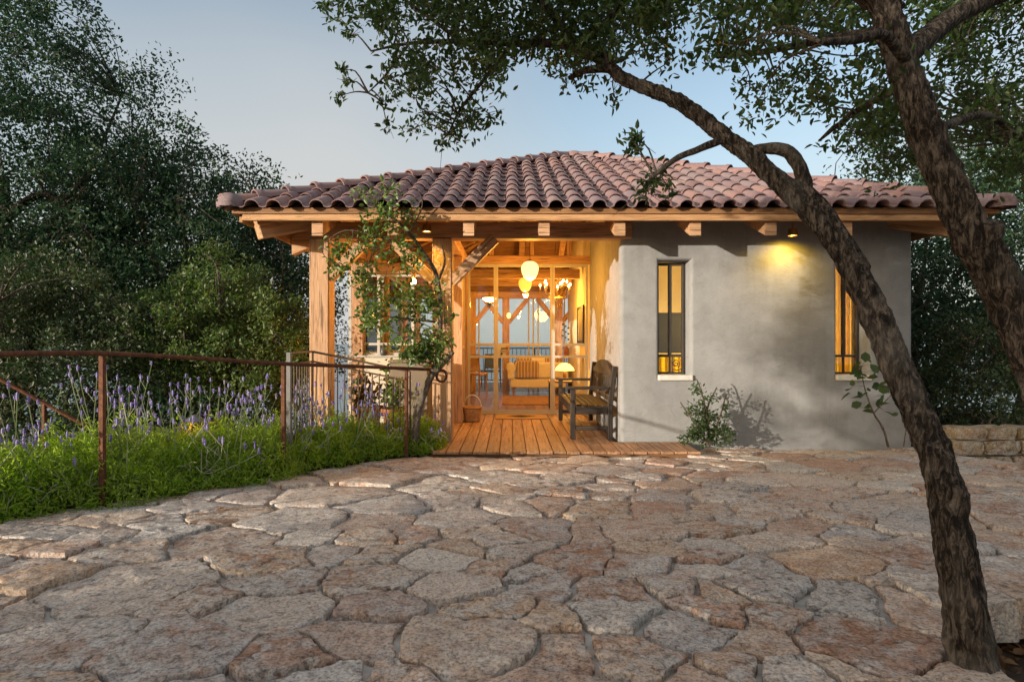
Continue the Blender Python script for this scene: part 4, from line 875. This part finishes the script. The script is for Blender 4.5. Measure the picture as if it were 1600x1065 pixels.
c1c = np.array([tuple(P(x,y,d)) for x,y,d in ((505,12,3.3),(530,35,3.3),(545,55,3.25),(535,110,3.2),(545,130,3.2),(530,150,3.2),(600,160,3.2),(605,195,3.2),(640,205,3.15),(690,225,3.1),(715,220,3.1),(770,185,3.05),(985,222,2.6),(995,215,2.6),(990,230,2.6),(1012,285,2.58),(1005,300,2.6),(1050,298,2.55),(1030,270,2.6),(900,140,2.9),(960,150,2.8))])
mb = MB(); twigs(np.concatenate([c1[::2],c1c]), sk, .006, mb, .12); mb.obj('twigs', M_['twig'], e, kind='stuff')
pos = np.concatenate([clump_points(c1, 52, .13), clump_points(c1b, 60, .15), clump_points(c1c, 26, .06)])
foliage('crown', pos, .038, .40, M_['leaf'], e, kind='stuff')
# ------------------------------------------------------------------ second oak at the right edge
e = empty('edge_oak', (2.08, 1.95, -.3), 'thick oak trunk with a broken knot rising beside the patio edge', 'tree')
mb = MB(); sk = []
tp = [(1800,1000,1.95),(1720,800,1.95),(1655,660,1.97),(1605,540,1.98),(1560,440,2.0),(1515,360,2.02),(1473,270,2.06),(1437,180,2.1),(1408,90,2.14),(1385,20,2.18),(1365,-40,2.22),(1330,-110,2.3)]
tr = [.115,.08,.068,.064,.066,.065,.058,.055,.053,.053,.044,.035]
pp = [P(*t) for t in tp]; pp[0].z = -.45; sk += limb(mb, pp, tr, 52, 26, .2, .009, .23)[130:]
br([(1392,25,2.18),(1370,0,2.2),(1335,-20,2.22),(1290,-60,2.3)], [.05,.045,.04,.03], 12)
br([(1530,385,2.0),(1546,365,1.97),(1550,348,1.95)], [.05,.042,.03], 14)
br([(1425,105,2.12),(1380,55,2.0),(1340,62,1.95),(1282,66,1.9)], [.02,.018,.016,.012]); br([(1410,90,2.15),(1500,20,2.3),(1600,-20,2.4),(1700,-60,2.5)], [.05,.04,.03,.02])
br([(1430,130,2.15),(1380,150,2.4),(1330,180,2.6),(1280,220,2.8)], [.02,.016,.012,.006]); br([(1400,50,2.2),(1300,60,2.5),(1200,80,2.8),(1120,90,3.0)], [.03,.022,.015,.008]); br([(1455,205,2.1),(1540,180,2.4),(1600,220,2.7)], [.02,.016,.01])
mb.obj('trunk', M_['bark'], e, sm=75)
c2 = region([(1085,-90),(1090,60),(1150,110),(1160,165),(1230,190),(1290,160),(1310,225),(1390,200),(1410,80),(1380,-90)], 92, 2.2, 3.4)
c2b = region([(1340,180),(1350,270),(1400,290),(1440,250),(1430,140),(1390,130)], 34, 3.2, 4.2)
c2c = region([(1440,-90),(1450,100),(1500,230),(1560,285),(1670,290),(1660,-90)], 120, 2.4, 3.8)
c2d = region([(1120,-100),(1120,30),(1400,40),(1600,30),(1600,-100)], 50, 2.3, 3.4)
mb = MB(); twigs(np.concatenate([c2[::2],c2b[::2],c2c[::2]]), sk, .006, mb, .1); mb.obj('twigs', M_['twig'], e, kind='stuff')
foliage('crown', np.concatenate([clump_points(c2,52,.13), clump_points(c2b,55,.15), clump_points(c2c,56,.15), clump_points(c2d,52,.14)]), .038, .40, M_['leaf'], e, kind='stuff')

# ------------------------------------------------------------------ climbing tree at the porch post
e = empty('porch_tree', (-1.0, 6.05, -.05), 'small bent tree climbing in front of the middle porch post to the eave', 'tree')
mb = MB(); sk = []
br([(648,700,6.0),(652,650,6.0),(664,610,6.0),(680,572,6.02),(686,540,6.05),(688,480,6.1),(682,430,6.1),(662,395,6.05),(640,365,5.9),(610,335,5.78),(575,300,5.68)], [.05,.042,.038,.036,.030,.024,.022,.02,.017,.012,.006], 10)
br([(672,590,6.0),(695,565,5.98),(708,550,5.95)], [.03,.025,.02], 8); br([(684,440,6.1),(695,410,6.1),(690,380,6.0)], [.014,.011,.006]); br([(655,388,6.0),(600,372,5.95),(540,360,5.95),(500,385,5.95)], [.010,.008,.006,.003]); br([(640,365,5.9),(660,320,5.8),(650,290,5.7)], [.008,.006,.003])
mb.obj('trunk', M_['twig'], e, sm=70)
c3 = np.concatenate([region([(555,400),(560,480),(600,545),(640,560),(690,560),(700,520),(695,440),(640,390)], 42, 5.7, 6.15), region([(590,300),(560,390),(640,400),(660,360),(640,320)], 11, 5.7, 6.0), region([(500,380),(510,430),(560,420),(560,370)], 6, 5.8, 6.0), region([(535,275),(560,330),(620,330),(625,290)], 4, 5.6, 5.75), region([(640,520),(640,560),(690,560),(695,520)], 16, 5.9, 6.1)])
mb = MB(); twigs(c3, sk, .006, mb, .05); mb.obj('twigs', M_['twig'], e, kind='stuff')
foliage('crown', clump_points(c3, 34, .17), .058, .50, M_['leaf_climb'], e, kind='stuff')

# ------------------------------------------------------------------ large trees
def big_tree(name, base, top, rad, ncl, per, leaf_len, mat, label, cat='tree', group=None, trunk_r=.16, cr=.42, low=.15, tw=True, hollow=.35):
    base = Vector(base); top = Vector(top)
    e = empty(name, base, label, cat, group); mb = MB(); sk = []
    s = limb(mb, [base, base.lerp(top,.35)+Vector((random.uniform(-.2,.2),random.uniform(-.2,.2),0)), top], [trunk_r, trunk_r*.75, trunk_r*.3], 10, 6); sk += s[4:]
    n = 11
    for k in range(n):
        a = 2*math.pi*k/n+random.uniform(-.3,.3); st = Vector(s[4+int((len(s)-5)*random.random())]); en = top+Vector((math.cos(a)*rad[0]*.75, math.sin(a)*rad[1]*.75, random.uniform(-.75,.6)*rad[2]))
        sk += limb(mb, [st, st.lerp(en,.5)+Vector((0,0,.15*rad[2])), en], [trunk_r*.42, trunk_r*.25, trunk_r*.08], 6, 5)
    mb.obj('trunk', M_['bark'], e, sm=75)
    d = rng.normal(size=(ncl,3)); d /= np.linalg.norm(d,axis=1,keepdims=True); q = rng.uniform(hollow**3,1,(ncl,1))**(1/3)
    nz = np.array([1+.42*mnoise.noise(Vector(x*2.1)+Vector((base.x,0,0)))+.12*mnoise.noise(Vector(x*6)) for x in d])[:,None]
    cl = np.array(top)+d*q*nz*np.array(rad)
    if tw: m2 = MB(); twigs(cl[::2], sk, .012, m2, .05, 3, 1); m2.obj('twigs', M_['bark'], e, kind='stuff')
    foliage('crown', clump_points(cl, int(per*1.5), cr*.85), leaf_len*.75, .48, mat, e, kind='stuff'); return e
G1 = 'trees on the slope left of the house'
big_tree('hillside_oak', (-8.6,9.4,-2.4), (-8.4,9.4,3.9), (2.5,2.0,3.4), 800, 52, .085, M_['leaf_far'], 'tallest dark oak on the slope beyond the handrail', group=G1, trunk_r=.22)
big_tree('hillside_oak', (-5.9,10.4,-2.0), (-5.9,10.4,2.6), (2.0,1.7,2.2), 620, 50, .085, M_['leaf_far'], 'mid-height dark oak whose crown steps down beside the tall one', group=G1, trunk_r=.18)
big_tree('hillside_oak', (-4.55,11.0,-1.9), (-4.7,11.0,1.7), (1.4,1.5,2.0), 380, 46, .085, M_['leaf_far'], 'lowest dark oak with its crown tip next to the eave corner', group=G1, trunk_r=.14)
big_tree('hillside_bush', (-4.3,8.3,-1.2), (-4.15,8.2,1.05), (1.45,.9,1.2), 360, 50, .07, M_['leaf_bush'], 'sunlit bright green bush below the eave corner behind the railing', 'bush', 'bushes behind the handrail', .07, .26)
big_tree('hillside_bush', (-6.6,7.6,-2.2), (-6.4,7.6,.75), (1.9,1.0,1.7), 400, 50, 0.075, M_['leaf_mid'], 'broad dark green bush with dry patches behind the lavender and handrail', 'bush', 'bushes behind the handrail', .08, .3)
big_tree('hillside_bush', (-4.6,7.4,-1.6), (-4.6,7.3,-.35), (1.7,.7,.75), 200, 50, .07, M_['leaf_far'], 'low dark shrub in the hollow under the sunlit bush', 'bush', 'bushes behind the handrail', .06, .28)
big_tree('hillside_oak', (-9.5,14,-4.5), (-9.2,14,2.4), (4.0,2.4,4.2), 420, 46, .12, M_['leaf_far'], 'dark oak standing behind the other hillside oaks', group=G1, trunk_r=.2, cr=.6)
G2 = 'trees behind the right end of the house'
big_tree('garden_tree', (6.6,9.0,-.45), (6.5,9.0,2.2), (1.6,1.2,2.5), 420, 50, .08, M_['leaf_far'], 'dense dark tree behind the low stone wall at the house end', group=G2, trunk_r=.10)
big_tree('garden_tree', (9.4,10.5,-.45), (9.3,10.5,2.6), (2.2,1.5,2.9), 420, 50, .09, M_['leaf_far'], 'wide dark tree beyond the dense one past the stone wall', group=G2, trunk_r=.13)
big_tree('garden_bush', (5.9,7.4,-.45), (6.1,7.5,.55), (1.0,.6,1.0), 200, 46, .06, M_['leaf_mid'], 'green bush growing right behind the low stone wall', 'bush', None, .04, .24)
# unseen oak added left of the view to shade the stucco wall end
big_tree('shade_oak', (-8.2,-3.7,-1.4), (-8.1,-3.6,3.2), (1.25,1.25,2.4), 330, 46, .10, M_['leaf_far'], 'unseen oak added on the near slope to shade the stucco wall end', trunk_r=.18, cr=.4, hollow=.1)

big_tree('shade_oak', (-6.3,-4.3,-1.2), (-6.2,-4.2,2.3), (1.35,1.35,2.2), 230, 46, .10, M_['leaf_far'], 'smaller unseen oak added on the near slope to shade the two leaning trunks', trunk_r=.14, cr=.4, hollow=.1)  # second out-of-view oak, added to keep sun off both trunks

# ------------------------------------------------------------------ shrubs at the stucco wall
e = empty('wall_shrub', (2.07, 6.12, -.07), 'small leafy shrub growing at the foot of the stucco wall', 'shrub')
mb = MB(); sk = []
for tp in ([(1108,698,6.1),(1105,650,6.1),(1092,600,6.1),(1083,588,6.1)], [(1108,696,6.1),(1125,650,6.05),(1135,615,6.05)], [(1108,696,6.1),(1085,660,6.05),(1063,628,6.05)], [(1108,690,6.1),(1105,640,6.12),(1120,605,6.12)]): br(tp, [.014,.010,.007,.005][:len(tp)], 6)
mb.obj('trunk', M_['twig'], e)
c4 = np.concatenate([region([(1058,692),(1062,672),(1080,665),(1072,640),(1085,632),(1078,600),(1090,598),(1100,630),(1112,608),(1122,612),(1118,640),(1138,628),(1146,640),(1132,662),(1150,680),(1140,692)], 52, 5.95, 6.3), region([(1070,692),(1090,650),(1120,650),(1140,692)], 16, 5.95, 6.25)])
mb = MB(); twigs(c4[::2], sk, .003, mb, .05, 3, 2); mb.obj('twigs', M_['twig'], e, kind='stuff'); foliage('crown', clump_points(c4, 20, .07), .038, .5, M_['leaf'], e, kind='stuff')
e = empty('broadleaf_sapling', (3.95, 6.0, -.06), 'sapling with large round leaves below the slit window by the trunk', 'sapling')
mb = MB(); sk = []; br([(1388,698,5.95),(1380,670,5.95),(1365,645,5.95),(1352,610,5.95),(1345,575,5.98)], [.014,.012,.010,.007,.004], 6); br([(1365,645,5.95),(1385,625,5.9),(1398,610,5.9)], [.006,.005,.003], 5); br([(1412,698,5.95),(1416,670,5.95),(1422,640,5.95)], [.006,.005,.003], 5)
mb.obj('trunk', M_['twig'], e, sm=70)
pts = np.array([tuple(P(x,y,d)) for x,y,d in zip(rng.uniform(1328,1408,46), rng.uniform(565,645,46), rng.uniform(5.85,6.1,46))])
mb = MB(); twigs(pts[::2], sk, .003, mb, .05, 3, 0); mb.obj('twigs', M_['twig'], e, kind='stuff')
foliage('crown', pts, .10, .72, M_['leaf'], e, kind='stuff')

# ------------------------------------------------------------------ lavender
GL = 'lavender plants in the bed along the handrail'
def lavender(x, y, z, sc, nst, label):
    e = empty('lavender_plant', (x, y, z), label, 'lavender', GL)
    n = 2300; th_ = rng.uniform(0,2*math.pi,n); q = rng.uniform(0,1,n)**.5; r = q*.46*sc
    hz_ = rng.uniform(.0,1,n)**.75*(.40*sc)*np.sqrt(np.clip(1-q**2.2,.06,1))
    lump = np.array([1+.8*mnoise.noise(Vector((x*3+a*5, y*3+b*5, 0))) for a, b in zip(np.cos(th_)*r, np.sin(th_)*r)])
    pos = np.stack([x+np.cos(th_)*r, y+np.sin(th_)*r, z+.02+hz_*lump],1)
    foliage('foliage', np.repeat(pos, 3, 0)+rng.normal(size=(3*n,3))*.014, .040, .24, M_['leaf_lav'], e, (0,0,1), .6, kind='stuff')
    st = MB(); fl = MB(); dr = MB()
    for k in range(nst):
        a = rng.uniform(0,2*math.pi); r = .38*sc*math.sqrt(rng.uniform()); b = Vector((x+r*math.cos(a), y+r*math.sin(a), z+.2*sc)); h = rng.uniform(.05,.62)**1*sc+.06
        ln = Vector((math.cos(a)*r*.5+rng.normal()*.09, math.sin(a)*r*.5+rng.normal()*.09, h)); t = b+ln; mid = b+ln*.5+Vector((rng.normal()*.015, rng.normal()*.015, 0))
        st.tube([b, mid, t], [.0042,.0036,.003], 3, False); heads = [t]
        if rng.uniform() < .55:
            for s_ in (-1, 1):
                q0 = b+ln*.72; q1 = q0+Vector((s_*rng.uniform(.025,.06), rng.normal()*.03, rng.uniform(.05,.1))); st.tube([q0, q1], [.0022,.0018], 3, False); heads.append(q1)
        for hd in heads:
            L = rng.uniform(.018,.036)
            fl.ell(hd+Vector((0,0,L*.6)), (.0085,.0085,L), 5, 4)
            for j in range(4):
                aa = rng.uniform(0,6.28); fl.ell(hd+Vector((.012*math.cos(aa), .012*math.sin(aa), rng.uniform(0,1.4)*L)), (.006,.006,.005), 4, 3)
    st.obj('stalks', M_['stalk'], e, kind='stuff'); fl.obj('flower_spikes', M_['flower'], e, kind='stuff')
    for k in range(7):
        a = rng.uniform(-2.2,.5); p = np.array((x+.25*math.cos(a), y+.25*math.sin(a), z+.2)); dv = np.array((math.cos(a), math.sin(a), .3)); pth = [p]
        for j in range(5): dv = dv+rng.normal(size=3)*.75; dv[2] -= .12; dv /= np.linalg.norm(dv); p = p+dv*.055; p[2] = max(p[2], z+.03); pth.append(p)
        dr.tube(spline(pth, 3), [.0032*(1-.6*t) for t in np.linspace(0,1,16)], 4, False); dr.tube([pth[2], pth[2]+rng.normal(size=3)*.05], [.002,.0012], 3, False); dr.tube([pth[4], pth[4]+rng.normal(size=3)*.05], [.002,.0012], 3, False)
    dr.obj('dry_stems', M_['dry'], e, kind='stuff')
ed = spline(edge[1:], 10); ed = [np.array(p) for p in ed]
Ls = [0]
for a, b in zip(ed, ed[1:]): Ls.append(Ls[-1]+np.linalg.norm(b-a))
def on_edge(s, off):
    j = min(max(np.searchsorted(Ls, s), 1), len(ed)-1); t = (s-Ls[j-1])/(Ls[j]-Ls[j-1]); p = ed[j-1]*(1-t)+ed[j]*t; d = ed[j]-ed[j-1]; d /= np.linalg.norm(d); return p+np.array((-d[1], d[0]))*off
tot = Ls[-1]; k = 0
for off, n_, s0 in ((.30,10,.1),(.78,9,.0)):
    for i in range(n_):
        s = s0+(tot-.15-s0)*i/(n_-1); p = on_edge(s, off); sc = rng.uniform(.9,1.12)*(1 if off < .5 else 1.05)*(1-.22*(i/(n_-1))**2)
        if p[0] > -.95 and off > .5: continue
        lab = 'lavender plant in the row spilling over the paving edge' if off < .5 else 'taller lavender plant in the row behind, away from the paving'
        if off < .5 and i == n_-1: lab = 'small lavender plant at the end of the bed against the porch deck'
        if off < .5 and i == n_-2: lab = 'lavender plant at the foot of the bent porch tree'
        lavender(p[0], p[1], gz(0,p[1])*.5-.03, sc, int(11+8*(off > .5)), lab)
# path light in the lavender
c = P(303,660,4.95); e = empty('path_light', (c.x, c.y, -.05), 'grey mushroom path light standing in the lavender', 'garden light')
MB().tube([(c.x,c.y,-.05),(c.x,c.y,c.z)], .014, 8).obj('stem', M_['bronze'], e); MB().lathe([(.001,.068),(.02,.066),(.035,.05),(.10,.022),(.105,.015),(.03,.02)], c, 20).obj('cap', M_['grey_metal'], e, sm=50); MB().ell(c+Vector((0,0,.028)), (.016,.016,.014), 8, 5).obj('bulb', M_['glow_shade'], e)
lamp_light('bulb_light', c-Vector((0,0,.03)), 1.2, parent=e)
# potted plants on the porch
for i, (px_, D, s, lab) in enumerate(((575,6.95,1.,'terracotta pot with rusty rosette plant on the porch deck'),(618,6.9,.95,'terracotta pot with dark leafy plant by the cabinet'))):
    x = (px_-CX)/F*D; e = empty('flower_pot', (x, D, 0), lab, 'potted plant', 'pots on the porch')
    MB().lathe([(.001,0),(.11*s,0),(.16*s,.30*s),(.185*s,.31*s),(.185*s,.36*s),(.165*s,.36*s),(.16*s,.31*s),(.001,.30*s)], (x,D,0), 22).obj('pot', M_['terracotta'], e, sm=40)
    q = rng.normal(size=(160,3))*np.array((.09,.08,.10))+np.array((x,D,.46)); foliage('plant', q, .09, .45, M_['leaf_climb'] if i else M_['litter'], e, (0,0,1), .5, kind='stuff')
    if i == 0: q = rng.normal(size=(110,3))*np.array((.05,.05,.22))+np.array((x-.07,D,.62)); foliage('trailing_stems', q, .055, .5, M_['leaf_climb'], e, (0,0,1), .2, kind='stuff')
    else:
        mb = MB(); q0 = Vector((x-.08,D,.31)); mb.tube(spline([tuple(q0), (x-.1,D,.6), (x-.06,D,.86)],4), .006, 5); mb.obj('stem', M_['twig'], e)
        q = rng.normal(size=(40,3))*np.array((.04,.03,.16))+np.array((x-.09,D,.68)); foliage('stem_leaves', q, .07, .5, M_['leaf_climb'], e, (0,0,1), .2, kind='stuff')
# ------------------------------------------------------------------ low stone wall
e = empty('low_stone_wall', (6.2, 6.35, -.45), 'low wall of rough yellowish stones at the house end', 'stone wall')
MB().bx(4.95, 8.5, 6.3, 6.62, -.45, .10).obj('core', M_['mortar'], e)
z = -.3
for row in range(3):
    hgt = [.2,.17,.14][row]; x = 4.86+random.uniform(-.05,.05)
    while x < 8.5:
        ww = random.uniform(.2,.46); 
        bm = bmesh.new(); bmesh.ops.create_cube(bm, size=1); bmesh.ops.subdivide_edges(bm, edges=bm.edges[:], cuts=2, use_grid_fill=True); sd = random.uniform(0,99)
        for v in bm.verts:
            v.co = Vector((v.co.x*(ww-.015), v.co.y*.30, v.co.z*(hgt-.012))); v.co *= 1-.16*(abs(v.co.x)/(ww*.5)*abs(v.co.z)/(hgt*.5)); v.co += .022*mnoise.noise_vector(v.co*6+Vector((sd,0,0)))
        me = bpy.data.meshes.new('stone'); bm.to_mesh(me); bm.free(); smooth(me, 35); meshobj('stone', me, M_['rubble'], e, Matrix.Translation((x+ww/2, 6.33+random.uniform(-.02,.02), z+hgt/2))); x += ww
    z += hgt
# ------------------------------------------------------------------ leaf litter below the patio edge
def soilz(x, y): return -.03+.05*mnoise.noise(Vector((x*3, y*3, 2)))-.12*max(0, x-2.2)
gx = np.linspace(1.15, 3.4, 30); gy = np.linspace(.3, 2.5, 28)
V = [(x, y, soilz(x, y)) for y in gy for x in gx]; FQ = [(j*30+i, j*30+i+1, (j+1)*30+i+1, (j+1)*30+i) for j in range(27) for i in range(29)]
MB().add(V, FQ).obj('tree_soil', M_['soil'], sm=80, kind='structure')
n = 3200; x = rng.uniform(1.2,3.3,n); y = rng.uniform(.6,2.4,n); ok = ~inpoly(x, y); x, y = x[ok], y[ok]
foliage('leaf_litter', np.stack([x, y, np.array([soilz(a, b) for a, b in zip(x, y)])+rng.uniform(0,.025,len(x))],1), .05, .45, M_['litter'], None, kind='stuff', label='brown fallen leaves covering the soil below the patio edge', category='leaf litter')
